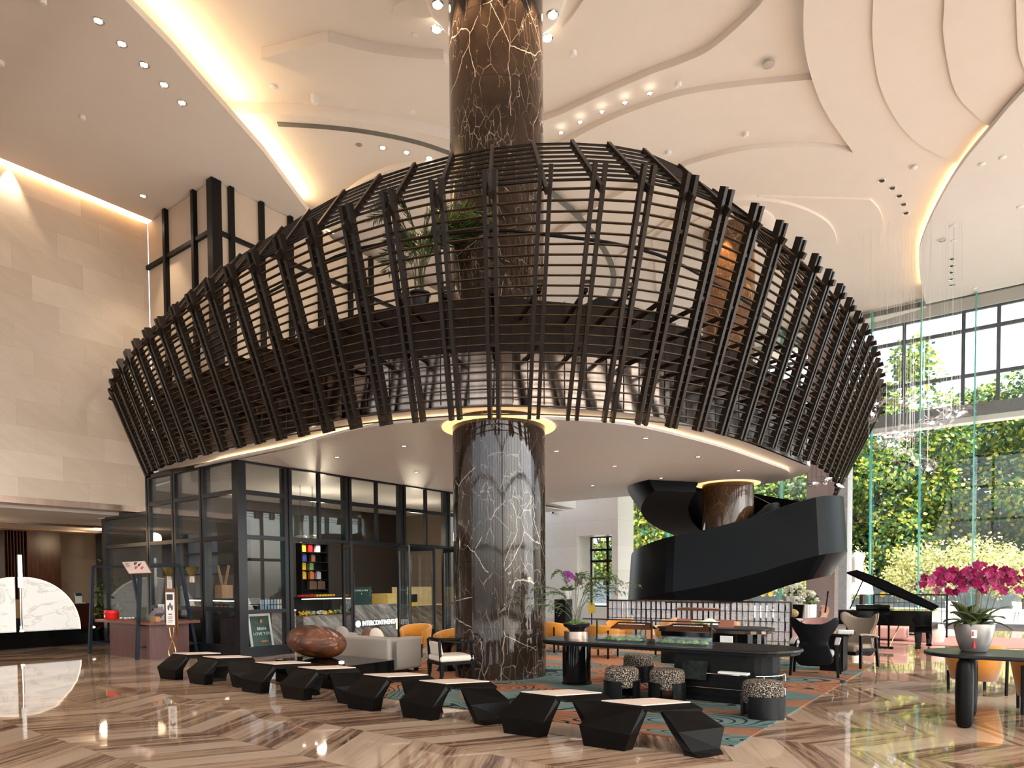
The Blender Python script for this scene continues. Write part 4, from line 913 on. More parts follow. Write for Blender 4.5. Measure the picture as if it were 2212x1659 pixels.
for k, px in enumerate((650, 676)):
    p = onA(px, 1172, -16.4); l = thing('pendant_lamp', 'copper dome pendant lamp in the shop, %s of the pair' % ('left' if k == 0 else 'right'), 'lamp', p, 0, 'copper pendant lamps')
    mb = MB(); mb.lathe([(.02, .22), (.12, .2), (.22, .08), (.24, 0), (.225, 0), (.2, .07), (.1, .17)], n=24, cap=False); mb.build('lamp_shade', BRCOP, l, smooth=True)
    mb = MB(); mb.cyl((0, 0, .2), (0, 0, 4.5 - p.z), .008, n=6); mb.build('cord', BLACKM, l)
    mb = MB(); mb.ell((0, 0, .06), (.05, .05, .05), 10, 8); mb.build('bulb', LEDW, l)
for p, e in ((W(-16.8, 10.2, 3.3), 55), (W(-17.2, 13.2, 3.3), 65), (W(-16.8, 17, 3.3), 45)):
    d = bpy.data.lights.new('shop_lamp', 'POINT'); d.energy = e; d.color = (1, .82, .6); d.shadow_soft_size = .15; o = bpy.data.objects.new('shop_lamp', d); COL.objects.link(o); o.location = p
# ================================================================ furniture
CZ = .015
def WZ(a, b, z=CZ): return W(a, b, z)
def stadium(x0, x1, hw, n=14, r0=True, r1=True):
    pts = []
    if r1: pts += [(x1 - hw + hw * math.cos(t), hw * math.sin(t)) for t in [(-.5 + k / n) * math.pi for k in range(n + 1)]]
    else: pts += [(x1, -hw), (x1, hw)]
    if r0: pts += [(x0 + hw + hw * math.cos(t), hw * math.sin(t)) for t in [(.5 + k / n) * math.pi for k in range(n + 1)]]
    else: pts += [(x0, hw), (x0, -hw)]
    return pts
# ---- eight folded benches
def bench():
    t = thing('faceted_bench', '', 'bench')
    A, D, C, B = (0, 0), (.50, -.01), (.83, .46), (.40, .46)
    mb = MB(); mb.prism([A, D, C, B], .405, .447); mb.build('seat_slab', BENCH, t, bevel=.004)
    ctr = Vector((.43, .23)); q = [Vector(p) * .965 + ctr * .035 for p in (A, D, C, B)]
    mb = MB(); mb.prism(q, .447, .459); mb.build('seat_pad', BENCHTOP, t, bevel=.003)
    V = Vector
    mb = MB(); k = V((.03, .13, 0))
    mb.rings([[V((-.09, -.18, 0)), V((.37, -.16, 0)), V((.37, -.16, 0)) + k, V((-.09, -.18, 0)) + k],
              [V((-.12, -.22, .22)), V((.46, -.20, .19)), V((.46, -.20, .19)) + k, V((-.12, -.22, .22)) + k],
              [V((-.0, .0, .43)), V((.50, -.01, .43)), V((.54, .06, .43)), V((.04, .07, .43))]]); mb.build('leg', BENCH, t, bevel=.003)
    mb = MB()
    mb.rings([[V((.92, .03, 0)), V((1.11, .36, 0)), V((1.22, .30, 0)), V((1.10, .02, 0))],
              [V((.90, .03, .05)), V((1.10, .37, .05)), V((1.17, .33, .05)), V((1.0, .02, .05))],
              [V((.76, .06, .22)), V((1.10, .44, .27)), V((1.19, .40, .25)), V((.86, .03, .22))],
              [V((.60, .13, .41)), V((.83, .46, .41)), V((.90, .42, .40)), V((.66, .08, .41))]]); mb.build('leg', BENCH, t, bevel=.003)
    mb = MB(); mb.rings([[V(p) for p in r] for r in ([(.83, .46, .405), (.83, .46, .447), (.50, -.01, .447), (.50, -.01, .405)], [(.95, .42, .37), (.96, .43, .405), (.62, .02, .41), (.61, .01, .39)])]); mb.build('side_facet', BENCH, t)
    return t
b0_ = bench()
bsp = [(-3.53, 6.26), (-4.57, 6.26), (-6.18, 6.26), (-7.24, 6.26), (-8.71, 6.26), (-9.79, 6.26), (-11.39, 6.26), (-12.42, 6.26)]
blab = ['nearest black faceted bench, at the right end of the row by the carpet corner', 'second faceted bench from the near end, its right leg behind the nearest bench', 'third faceted bench from the near end, in front of the marble column', 'fourth faceted bench from the near end, its right leg hidden by the third',
        'fifth faceted bench from the near end, in front of the black plinth corner', 'sixth faceted bench from the near end, below the round timber sculpture', 'seventh faceted bench from the near end, last but one of the row', 'farthest faceted bench at the left end of the row, by the wooden sales counter']
for i, ((a, b), l) in enumerate(zip(bsp, blab)):
    if i == 0: b0_.location = W(a, b); b0_.rotation_euler = (0, 0, BA); b0_['label'] = l; b0_['group'] = 'row of faceted benches'
    else: dup(b0_, W(a, b), BA + R_([0, .6, -.8, .5, -1, .8, -1.5, 2][i]), l, 'row of faceted benches')
# ---- boucle stools
def stool():
    t = thing('drum_stool', '', 'stool')
    for s in (0, 1):
        mb = MB(); rr = []
        for k in range(17):
            ph = R_(180 * s + 20 + 140 * k / 16); d = Vector((math.cos(ph), math.sin(ph), 0))
            rr.append([d * .265 + Vector((0, 0, 0)), d * .265 + Vector((0, 0, .27)), d * .235 + Vector((0, 0, .27)), d * .235])
        mb.rings(rr); mb.build('curved_leg', BLACKM, t, smooth=True)
    mb = MB(); mb.lathe([(0, .17), (.225, .17), (.243, .2), (.247, .36), (.235, .42), (.2, .445), (.1, .452), (0, .453)], n=36); mb.build('seat_cushion', BOUCLE, t, smooth='all'); return t
s0 = stool()
sl = [((-2.55, 8.62), 'nearest speckled drum stool, beside the right end of the long table', 10), ((-4.0, 9.03), 'speckled drum stool with an open gap in its base, in front of the long table', 75), ((-4.62, 8.85), 'speckled drum stool just left of the one with the open base gap', 100), ((-5.2, 10.55), 'smaller looking speckled drum stool behind the pair, under the long table', 20), ((-4.35, 10.75), 'speckled drum stool half hidden behind the black cabinet end of the long table', 140)]
for i, ((a, b), l, r) in enumerate(sl):
    if i == 0: s0.location = WZ(a, b); s0.rotation_euler = (0, 0, R_(r)); s0['label'] = l; s0['group'] = 'speckled drum stools'
    else: dup(s0, WZ(a, b), R_(r), l, 'speckled drum stools')
# ---- long black table
TC = (-4.43, 9.7)
t = thing('long_table', 'long black oval ended table on a drum leg and a black cabinet', 'table', WZ(*TC), BA)
mb = MB(); mb.prism(stadium(-2.07, 2.08, .55), .71, .75); mb.build('tabletop', BLKTOP, t, bevel=.012)
mb = MB(); mb.prism(stadium(-2.03, 2.04, .52), .675, .71); mb.build('apron', BLKWOOD, t)
mb = MB(); mb.lathe([(.25, 0), (.25, .03), (.235, .04), (.235, .68)], (-1.47, 0, 0), 40); mb.build('drum_leg', BLKLAC, t, smooth=True)
cab = MB(); cab.prism(stadium(.42, 1.84, .43, r0=False), .0, .06); cab.prism(stadium(.42, 1.78, .40, r0=False), .06, .68); c = cab.build('cabinet', BLKWOOD, t)
mb = MB(); mb.prism(stadium(.45, 1.82, .44, r0=False), .30, .33); mb.prism(stadium(.45, 1.82, .44, r0=False), .10, .13); mb.build('cabinet_shelf', BLKWOOD, t)
for z in (.40, .20):
    mb = MB(); path = [(x, y, z) for x, y in stadium(.45, 1.86, .47, r0=False)]; path = [(.5, -.47, z)] + [p for p in path if p[0] > .55]
    mb.tube(path, .009, 6)
    for i in range(0, len(path), 4): mb.cyl((path[i][0], path[i][1], z - .09), path[i], .006, n=6)
    mb.build('rail', CHROME, t)
mb = MB(); mb.box((.75, -.46, .43), (.36, .03, .27), Matrix.Rotation(R_(-18), 3, 'X')); o = mb.build('magazine', P('dark_magazine_cover', (.012, .014, .011), .75, 0, .9, 9)); o.location = WZ(*TC); o.rotation_euler = (0, 0, BA); tag(o, 'dark picture magazine leaning in the rack of the long table cabinet', 'magazine')
mb = MB(); mb.bx(1.12, 1.52, -.56, -.44, .42, .445); o = mb.build('folder', PAPER); o.location = WZ(*TC); o.rotation_euler = (0, 0, BA); tag(o, 'white folder lying on the rail of the long table cabinet', 'folder')
# desk lamp rail with two copper shades
LEDS = EMIT('soft_led', (1, .9, .75), .8); LEDP2 = EMIT('dim_led', (1, .9, .75), .3)
la = thing('desk_lamp', 'copper twin shade reading lamp on thin posts along the long table', 'lamp', WZ(TC[0], TC[1], .765), BA)
for x in (-1.08, -.12, .82):
    mb = MB(); mb.cyl((x, 0, 0), (x, 0, .33), .016, n=10); mb.cyl((x, 0, 0), (x, 0, .012), .04, n=14); mb.build('post', BRONZE, la)
mb = MB(); mb.bar((-1.35, 0, .33), (.95, 0, .33), .02, .02); mb.build('rail', BRONZE, la)
for x0 in (-.78, .14):
    mb = MB(); q = lambda x, e: [Vector((x, -.13, .20)), Vector((x, 0, .30)), Vector((x, .13, .20)), Vector((x, .12, .195)), Vector((x, 0, .285)), Vector((x, -.12, .195))]
    a_, b_ = q(x0, 0), q(x0 + .70, 0); a_[1].x += .08; a_[4].x += .08; b_[1].x -= .08; b_[4].x -= .08
    mb.rings([a_, b_]); o = mb.build('lamp_shade', COPPER, la)
    mb = MB(); [mb.box((x0 + .12 + .022 * k, -.045, .269), (.011, .006, .011), Matrix.Rotation(R_(38), 3, 'X')) for k in range(21)]; mb.build('perforation_row', LEDP2, o)
# moss troughs

random.seed(11)
def moss(name, label, x0, x1, loc, green=True):
    m_ = thing(name, label, 'planter', loc, BA)
    mb = MB()
    for y in (-.10, .10): mb.bx(x0, x1, y - .003, y + .003, 0, .11)
    for x in (x0, x1): mb.bx(x - .003, x + .003, -.10, .10, 0, .11)
    mb.build('glass_case', ACRYL, m_)
    mb = MB(); mb.bx(x0 + .01, x1 - .01, -.09, .09, 0, .025); mb.build('soil', SOIL, m_)
    mb = MB(); g = MB()
    for k in range(26):
        c = Vector((random.uniform(x0 + .05, x1 - .05), random.uniform(-.06, .06), .03)); r = random.uniform(.02, .06)
        if k % 4 == 3: g.ell(c, (r * .7, r * .6, r * .6), 8, 6)
        else:
            for j in range(60):
                d = Vector((random.gauss(0, 1), random.gauss(0, 1), abs(random.gauss(0, 1)))).normalized(); mb.leaf(c + d * r * .8, d, .012, .006)
            mb.ell(c, (r, r, r * .75), 8, 5)
    o = mb.build('moss', MOSS, m_); o['kind'] = 'stuff'; g.build('pebbles', STONE, m_)
moss('moss_trough', 'clear trough of moss and stones near the fern end of the long table', -.95, -.2, WZ(TC[0], TC[1] - .12, .765))
moss('moss_trough', 'clear trough of moss and pebbles toward the cabinet end of the long table', .05, .85, WZ(TC[0], TC[1] - .15, .765))
# fern arrangement
fb = thing('fern_planter', 'black footed bowl of moss and tall ferns on a copper ring at the table end', 'plant', WZ(TC[0] - 1.47, TC[1], .765), BA)
mb = MB(); mb.lathe([(.205, 0), (.205, .12), (.195, .12), (.195, .01), (.0, .01)], n=40); mb.build('copper_ring', BRCOP, fb, smooth=True)
mb = MB(); mb.lathe([(.10, .01), (.12, .03), (.115, .12), (.15, .17), (.21, .2), (.225, .24), (.21, .255), (.19, .24), (0, .235)], n=40); mb.build('bowl', BLKPOT, fb, smooth=True)
mb = MB()
for k in range(9):
    c = Vector((random.uniform(-.13, .13), random.uniform(-.12, .12), .245)); r = random.uniform(.05, .08); mb.ell(c, (r, r, r * .5), 10, 6)
    for j in range(80):
        d = Vector((random.gauss(0, 1), random.gauss(0, 1), abs(random.gauss(0, .6)))).normalized(); mb.leaf(c + Vector((d.x * r, d.y * r, d.z * r * .5)), d, .014, .007)
o = mb.build('moss', MOSS, fb); o['kind'] = 'stuff'
fr = [(.30, 1.02, 2.9), (.55, .92, -.2), (.75, .86, .15), (.88, .62, -.1), (.62, .7, .25), (.22, .95, .6), (.1, .9, -1.0), (.75, .72, 2.7), (.70, .38, 3.3), (.95, .5, 3.0), (.5, .62, 3.6), (.6, .98, .0), (1.0, .78, .05), (.35, .8, -.4)]
for i, (ex, hz, az) in enumerate(fr):
    base = Vector((random.uniform(-.06, .06), random.uniform(-.05, .05), .25)); D = Matrix.Rotation(-BA, 3, 'Z') @ Vector((math.cos(az), math.sin(az) * .7, 0))
    path = [base + D * ex * (u ** 1.6) + Vector((0, 0, hz * (1 - (1 - u) ** 1.7) * (1.0 - .18 * u ** 3))) for u in [k / 16 for k in range(17)]]
    mb = MB(); mb.tube(path, .005, 5, taper=.0015); f_ = mb.build('stalk', STEMM, fb)
    mb = MB()
    for k in range(6, 17):
        d = (path[k] - path[k - 1]).normalized()
        for s in (-1, 1):
            sd_ = (d.cross(Vector((0, 0, 1))) * s + d * .6 + Vector((0, 0, random.uniform(-.4, .3)))).normalized(); L = .20 * (1.15 - k / 17) + .05
            q = [path[k] + sd_ * L * u + Vector((0, 0, -.35 * L * u * u)) for u in (0, .25, .5, .75, 1)]
            for j in range(1, 5):
                dd = (q[j] - q[j - 1]).normalized()
                for s2 in (-1, 1): mb.leaf(q[j], (dd.cross(Vector((0, 0, 1))) * s2 * .8 + dd), .055 * (1.2 - j * .2), .014)
            mb.leaf(q[-1], q[-1] - q[-2], .05, .012)
    mb.build('frond', FERNL, f_)
# ---- rear table with lamp
TD = (-5.85, 13.55)
t2 = thing('rear_table', 'second black table with lacquered cabinet front behind the long table', 'table', WZ(*TD), BA)
mb = MB(); mb.prism(stadium(-.15, 2.05, .5, r0=False), .72, .76); mb.build('tabletop', BLKTOP, t2, bevel=.01)
mb = MB(); mb.prism(stadium(-.1, 1.9, .42, r0=False), .0, .72); mb.build('cabinet', BLKLAC, t2)
mb = MB(); mb.prism(stadium(-.12, 2.0, .47, r0=False), .66, .72); mb.build('apron', BRONZE2, t2)
l2 = thing('copper_desk_lamp', 'long copper reading lamp over the rear black table', 'lamp', WZ(TD[0], TD[1], .775), BA)
mb = MB(); mb.cyl((1.2, 0, 0), (1.2, 0, .48), .018, n=10); mb.cyl((1.2, 0, 0), (1.2, 0, .015), .05, n=14); mb.build('post', BRONZE, l2)
mb = MB(); mb.bar((-.2, 0, .48), (1.25, 0, .48), .02, .02); mb.build('rail', BRONZE, l2)
mb = MB(); mb.rings([[Vector((x, -w, .33)), Vector((x, 0, .38 if w > .03 else .36)), Vector((x, w, .33)), Vector((x, 0, .32))] for x, w in ((.05, .02), (.15, .09), (.9, .09), (1.0, .02))]); mb.build('lamp_shade', COPPER, l2)
moss('moss_trough', 'clear trough of moss on the far black table under the copper lamp', .1, .8, WZ(TD[0], TD[1], .775))
mb = MB(); mb.box((1.3, -.52, .52), (.24, .03, .20)); o = mb.build('white_card', PAPER); o.location = WZ(*TD); o.rotation_euler = (0, 0, BA); tag(o, 'white card box fixed low on the rear black cabinet', 'card')
for k, x in enumerate((.35, .95)):
    mb = MB(); mb.box((x, -.1, .12), (.30, .02, .18), Matrix.Rotation(R_(-28), 3, 'X')); o = mb.build('leather_menu', P('brown_menu_leather', (.22, .075, .04), .5)); o.location = WZ(TD[0] - (.1 if k == 0 else -.2), TD[1], .72); o.rotation_euler = (0, 0, BA); tag(o, 'brown leather menu propped on the rear table, %s' % ('left of the moss trough' if k == 0 else 'right of the moss trough'), 'menu', 'brown leather menus')
# ---- tub chairs
def tub(mat=ORANGE, name='tub_chair'):
    t = thing(name, '', 'armchair'); rr = []
    for k in range(31):
        ph = R_(-215 + 250 * k / 30); e = abs(k - 15) / 15.0; h = .74 - .13 * e ** 2.2; d = Vector((math.cos(ph), math.sin(ph), 0)); q = .33
        rr.append([d * (q - .03) + Vector((0, 0, .20)), d * (q + .02) + Vector((0, 0, .46)), d * (q + .05) + Vector((0, 0, h - .03)), d * (q + .035) + Vector((0, 0, h)), d * (q - .01) + Vector((0, 0, h - .02)), d * (q - .05) + Vector((0, 0, .46)), d * (q - .08) + Vector((0, 0, .22))])
    mb = MB(); mb.rings(rr); mb.build('shell', mat, t, smooth='all')
    mb = MB(); mb.lathe([(0, .24), (.27, .24), (.285, .28), (.285, .40), (.26, .445), (0, .455)], (0, .03, 0), 32); mb.build('seat', mat, t, smooth='all')
    for x, y in ((-.24, -.24), (.24, -.24), (-.25, .24), (.25, .24)):
        mb = MB(); top = .62 if y < 0 else .3; r = 1.26 if y < 0 else 1.0
        mb.bar((x * r, y * r, 0), (x * (r + .02), y * (r + .02), top), .035, .035); mb.build('leg', BLKWOOD, t, bevel=.006)
    return t
tb0 = tub()
tl = [((-9.05, 13.95), -20, 'mustard tub chair beside the marble column, leftmost of those behind the long table'), ((-7.5, 13.45), 0, 'mustard tub chair with its back to us, centred behind the moss trough'), ((-6.35, 14.55), 60, 'mustard tub chair left of the rear black cabinet'), ((-8.3, 15.8), 180, 'mustard tub chair further back, behind the fern bowl'),
      ((-11.3, 11.4), 200, 'mustard tub chair behind the taupe sofa near the shop doors'), ((-9.45, 10.5), 160, 'mustard tub chair between the marble column and the cream seated armchair'),
      ((-.55, 12.35), 25, 'mustard tub chair under the right hand table behind its thick leg'), ((.28, 10.95), 10, 'nearest mustard tub chair at the right edge with black back straps'), ((1.1, 14.6), 150, 'mustard tub chair far behind the orchid pot')]
for i, ((a, b), r, l) in enumerate(tl):
    z = CZ if -10.6 < a < -2.33 and b < 15.2 else 0
    if i == 0: tb0.location = W(a, b, z); tb0.rotation_euler = (0, 0, BA + R_(r)); tb0['label'] = l; tb0['group'] = 'mustard tub chairs'
    else: dup(tb0, W(a, b, z), BA + R_(r), l, 'mustard tub chairs')
pk = tub(PINK, 'pink_tub_chair'); pk.location = W(-4.15, 18.6); pk.rotation_euler = (0, 0, BA + R_(170)); pk['label'] = 'pink rounded tub chair behind the black wing chair'
# tan lounge sofa behind
sf = thing('tan_sofa', 'tan leather sofa with cushions behind the mustard tub chairs', 'sofa', W(-6.3, 15.75), BA)
mb = MB(); mb.bx(-1.0, 1.0, -.38, .38, .12, .42); mb.build('seat', TAN, sf, bevel=.04)
mb = MB(); mb.bx(-1.0, 1.0, .22, .40, .40, .74); mb.build('backrest', TAN, sf, bevel=.05)
for x in (-1, 1): mb = MB(); mb.bx(x - .08, x + .08, -.38, .4, .12, .6); mb.build('armrest', TAN, sf, bevel=.04)
mb = MB(); [mb.cyl((x, y, 0), (x, y, .13), .02, n=8) for x in (-.95, .95) for y in (-.33, .33)]; mb.build('feet', BLKWOOD, sf)
for k, x in enumerate((-.5, .35)):
    mb = MB(); mb.ell((0, 0, 0), (.22, .09, .2), 14, 10, Matrix.Rotation(R_(-20), 3, 'X')); o = mb.build('cushion', CREAM if k else TAN, smooth='all'); o.location = W(-6.3, 15.75, .62) + EX * x + EY * .08; o.rotation_euler = (0, 0, BA); tag(o, ('cream' if k else 'tan') + ' cushion on the tan leather sofa', 'cushion')
# ---- taupe sofa behind the sculpture
sf = thing('taupe_sofa', 'taupe fabric sofa seen from behind beside the round timber sculpture', 'sofa', WZ(-10.25, 9.05), BA)
mb = MB(); mb.bx(-1.1, 1.0, -.42, -.16, .06, .68); mb.build('backrest', TAUPE, sf, bevel=.06, seg=4)
mb = MB(); mb.bx(.72, 1.0, -.41, .46, .06, .66); mb.build('armrest', TAUPE, sf, bevel=.06, seg=4)
mb = MB(); mb.bx(-1.1, -.82, -.41, .46, .06, .66); mb.build('armrest', TAUPE, sf, bevel=.06, seg=4)
mb = MB(); mb.bx(-.84, .74, -.2, .45, .08, .43); mb.build('seat', TAUPE, sf, bevel=.05, seg=3)
mb = MB(); [mb.bx(x - .03, x + .03, y - .03, y + .03, 0, .07) for x in (-1.0, .9) for y in (-.36, .38)]; mb.build('feet', BLKWOOD, sf)
for k, (x, m) in enumerate(((.05, BRNP), (.25, CREAM), (-.75, TAUPE))):
    mb = MB(); mb.ell((0, 0, 0), (.22, .09, .22), 14, 10, Matrix.Rotation(R_(45), 3, 'Y')); o = mb.build('cushion', m, smooth='all'); o.location = WZ(-10.25, 9.05, .62) + EX * x + EY * -.05; o.rotation_euler = (0, 0, BA); tag(o, ['brown cushion peeping over the taupe sofa back', 'cream cushion peeping over the taupe sofa back', 'taupe cushion behind the timber sculpture'][k], 'cushion')
# ---- black plinth and round timber sculpture
mb = MB(); mb.ob(-10.3, -8.5, 6.97, 8.05, CZ, .40); tag(mb.build('plinth', BLKLAC, bevel=.006), 'glossy black low plinth carrying the round timber sculpture', 'plinth')
mb = MB(); M = Matrix.Rotation(R_(8), 3, 'Y'); rr = []
for i in range(33):
    u = -1 + 2 * i / 32; r = max((1 - abs(u) ** 2.3), 0.0) ** .5; r = max(r, .02); cc = Vector((u * .535, 0, 0)); rr.append([M @ (cc + Vector((0, .40 * r * math.cos(2 * math.pi * k / 40), .282 * r * math.sin(2 * math.pi * k / 40)))) for k in range(40)])
mb.rings(rr); o = mb.build('timber_sculpture', RINGS, smooth='all'); o.location = W(-9.92, 7.55, .683); o.rotation_euler = (0, 0, R_(-12)); tag(o, 'large egg shaped ringed timber sculpture lying on the glossy black plinth', 'sculpture')
mb = MB(); mb.lathe([(.0, 0), (.04, 0), (.05, .02), (0, .03)], n=16); o = mb.build('plinth_spotlight', LEDS); o.location = W(-8.95, 7.3, .40); tag(o, 'small round spotlight set on the black plinth beside the sculpture', 'light')
# ---- cream seated armchair
ac = thing('turned_armchair', 'black turned wood armchair with cream cushions in front of the marble column', 'armchair', (-1.06, 11.7, CZ), R_(-62))
mb = MB(); mb.bx(-.31, .31, -.31, .31, .36, .46); mb.build('seat_cushion', CREAM, ac, bevel=.04, seg=4)
mb = MB(); mb.bx(-.31, .31, -.31, .31, .31, .36); mb.build('seat_frame', BLKWOOD, ac)
for x, y in ((-.28, -.28), (.28, -.28), (-.28, .28), (.28, .28)):
    mb = MB(); mb.rings([[Vector((x + sx * w, y * k_ + sy * w, z)) for sx, sy in ((-1, -1), (1, -1), (1, 1), (-1, 1))] for z, w, k_ in ((0, .022, 1.12), (.15, .026, 1.0), (.34, .035, 1.0))]); mb.build('leg', BLKWOOD, ac)
for s in (-1, 1):
    mb = MB(); mb.lathe([(.02 + .012 * (k % 2), .36 + .022 * k) for k in range(15)], (s * .29, .26, 0), 10); mb.build('turned_post', BLKWOOD, ac)
mb = MB(); mb.tube([(-.30, .30, .68), (-.32, 0, .69), (-.29, -.26, .72), (-.15, -.33, .74), (.15, -.33, .74), (.29, -.26, .72), (.32, 0, .69), (.30, .30, .68)], .022, 8); mb.build('arm_rail', BLKWOOD, ac, smooth=True)
mb = MB(); mb.box((0, -.27, .58), (.46, .06, .22), Matrix.Rotation(R_(10), 3, 'X')); mb.build('back_cushion', CREAM, ac, bevel=.025, seg=3)
for s in (-1, 1):
    mb = MB(); mb.bar((s * .26, -.29, .34), (s * .26, -.31, .73), .04, .03); mb.build('back_post', BLKWOOD, ac)
# side table
sd_ = thing('side_table', 'small black side table with waisted leg between sofa and cream armchair', 'table', WZ(-8.85, 9.75))
mb = MB(); mb.lathe([(.24, .55), (.25, .57), (.24, .59), (0, .59)], n=28); mb.build('tabletop', BLKLAC, sd_, smooth=True)
mb = MB(); mb.lathe([(.2, 0), (.19, .02), (.1, .15), (.08, .3), (.12, .45), (.22, .55)], n=28); mb.build('leg', BLKLAC, sd_, smooth=True)
mb = MB(); mb.lathe([(.03, 0), (.035, .08), (.03, .1), (.03, .24), (0, .25)], n=12); o = mb.build('water_glass', CLEAR); o.location = WZ(-8.95, 9.7, .606); tag(o, 'tall clear glass standing on the small black side table', 'glass')
# ---- wing chairs
def wing(name, backm, seatm):
    t = thing(name, '', 'armchair'); half = [(0, .93), (.14, .935), (.24, .975), (.335, 1.045), (.39, 1.02), (.385, .91), (.32, .80), (.25, .70), (.225, .60), (.26, .48), (.30, .36), (.30, .28), (.24, .20), (0, .19)]
    def cv(x, z, d): return Vector((x, -.30 - (z - .2) * .16 + abs(x) ** 2 * (1.2 if z > .6 else .5) + d, z))
    low = [(z, x) for x, z in half[::-1] if x > 0 and z <= .91]; low = sorted(low)[:-1] + [(.89, .372)]
    tz = [(0, .925), (.35, .93), (.6, .97), (.86, 1.05), (1, 1.025)]
    def shell(d0, d1, s):
        mb = MB(); G = []
        levels = [.19 + .70 * k / 22 for k in range(23)] + [.89 + k / 4 for k in range(1, 5)]
        for dd in (d0, d1):
            rows = []
            for k, z in enumerate(levels):
                row = []
                for c in range(-9, 10):
                    u = c / 9
                    if k <= 22: x, zz_ = u * interp(z, low), z
                    else: q = (k - 22) / 4; x, zz_ = u * (.372 + .016 * math.sin(q * 2)), .89 + (interp(abs(u), tz) - .89) * q
                    if k == 0: x *= .85
                    row.append(mb.v(cv(x * s, .6 + (zz_ - .6) * s, dd)))
                rows.append(row)
            G.append(rows)
        A, B = G; n = len(A); m = 19
        for i in range(n - 1):
            for c in range(m - 1):
                mb.bm.faces.new((A[i][c], A[i + 1][c], A[i + 1][c + 1], A[i][c + 1])); mb.bm.faces.new((B[i][c], B[i][c + 1], B[i + 1][c + 1], B[i + 1][c]))
            for c in (0, m - 1): mb.bm.faces.new((A[i][c], B[i][c], B[i + 1][c], A[i + 1][c]))
        for i in (0, n - 1):
            for c in range(m - 1): mb.bm.faces.new((A[i][c], A[i][c + 1], B[i][c + 1], B[i][c]))
        return mb
    shell(.0, -.035, 1.0).build('back_shell', backm, t, smooth='all')
    shell(.05, .0, .96).build('back_pad', seatm, t, smooth='all')
    mb = MB(); mb.bx(-.29, .29, -.26, .34, .30, .44); mb.build('seat', seatm, t, bevel=.05, seg=4)
    mb = MB(); mb.bx(-.28, .28, -.28, .30, .24, .30); mb.build('seat_frame', BLKWOOD, t)
    for s in (-1, 1):
        mb = MB(); mb.rings([[Vector((s * .36 + dx * w, y, z + dz)) for dx, dz in ((-.045, 0), (.045, 0), (.045, .035), (-.045, .035))] for y, z, w in ((-.28, .56, .9), (-.1, .60, 1), (.2, .63, 1), (.32, .62, .8))]); mb.build('arm_pad', seatm, t, bevel=.012)
        mb = MB(); mb.bar((s * .37, -.24, .27), (s * .36, -.22, .57), .035, .05); mb.bar((s * .37, .28, .27), (s * .36, .27, .62), .035, .05); mb.bar((s * .365, -.24, .33), (s * .365, .28, .35), .03, .06); mb.bar((s * .365, -.24, .57), (s * .365, .28, .60), .03, .03); mb.build('arm_frame', BLKWOOD, t)
        for y in (-.25, .28):
            mb = MB(); mb.bar((s * .385, y * 1.08, 0), (s * .365, y, .34), .036, .045); mb.build('leg', BLKWOOD, t)
    return t
w1 = wing('wing_chair', BLKFAB, GREYFAB); w1.location = WZ(-2.92, 12.95); w1.rotation_euler = (0, 0, BA + R_(8)); w1['label'] = 'black backed wing chair seen from behind at the carpet corner'
w2 = wing('taupe_wing_chair', TAUPEC, TAUPEC); w2.location = WZ(-2.66, 14.72); w2.rotation_euler = (0, 0, BA + R_(158)); w2['label'] = 'taupe wool wing chair facing us beyond the small square table'
tt = thing('square_table', 'small black square table between the two wing chairs', 'table', WZ(-2.8, 13.85), BA)
mb = MB(); mb.bx(-.32, .32, -.32, .32, .66, .70); mb.build('tabletop', BLKLAC, tt, bevel=.005)
mb = MB(); mb.bx(-.2, .2, -.2, .2, 0, .66); mb.build('pedestal', BLKWOOD, tt)
mb = MB(); mb.bx(-.17, .10, -.02, .02, 0, .30); o = mb.build('acrylic_stand', ACRYL); o.location = WZ(-2.82, 13.8, .715); o.rotation_euler = (0, 0, BA); tag(o, 'clear acrylic menu stand on the small square table', 'stand')
mb = MB(); mb.bx(-.13, .08, -.06, .02, 0, .04); o = mb.build('wooden_block', PALEWD); o.location = WZ(-2.82, 13.68, .715); o.rotation_euler = (0, 0, BA); tag(o, 'small wooden block in front of the acrylic menu stand', 'block')
mb = MB(); mb.box((.2, -.1, .05), (.26, .02, .08), Matrix.Rotation(.5, 3, 'X')); o = mb.build('paper_menu', PAPER); o.location = WZ(-2.8, 13.78, .69); o.rotation_euler = (0, 0, BA + .4); tag(o, 'white paper leaflet on the edge of the small square table', 'leaflet')
# ---- grand piano
pn = thing('grand_piano', 'glossy black grand piano with raised lid near the windows', 'piano', W(-2.6, 18.0), BA)
case = [(-.95, .2), (-.95, .0), (1.0, 0.0), (1.0, 1.45), (.3, 1.5), (-.3, 1.25), (-.7, 1.1), (-.92, .7)]
mb = MB(); mb.prism(case, .63, .98); mb.build('case', BLKLAC, pn, bevel=.015)
mb = MB()
for k in range(4): mb.bx(.55 + .1 * k, 1.0, .02, 1.4, .63 - .04 * (4 - k) + .02 , .64)
mb.build('keybed', BLKLAC, pn)
mb = MB(); mb.bx(-.62, .12, .3, .9, .98, 1.10); mb.build('music_desk', BLKLAC, pn, bevel=.02)
lid = [Vector((1.0, 0, .99)), Vector((1.0, 1.45, 1.02)), Vector((-.2, 1.35, 1.68)), Vector((-.72, .9, 1.92)), Vector((-.78, .05, 1.86)), Vector((.1, -.02, 1.40))]
mb = MB(); mb.rings([lid, [p + Vector((.015, 0, .035)) for p in lid]]); mb.build('lid', LIDM, pn)
mb = MB(); mb.cyl((-.75, .35, 1.0), (-.45, .3, 1.72), .014, n=8); mb.build('prop_stick', BLACKM, pn)
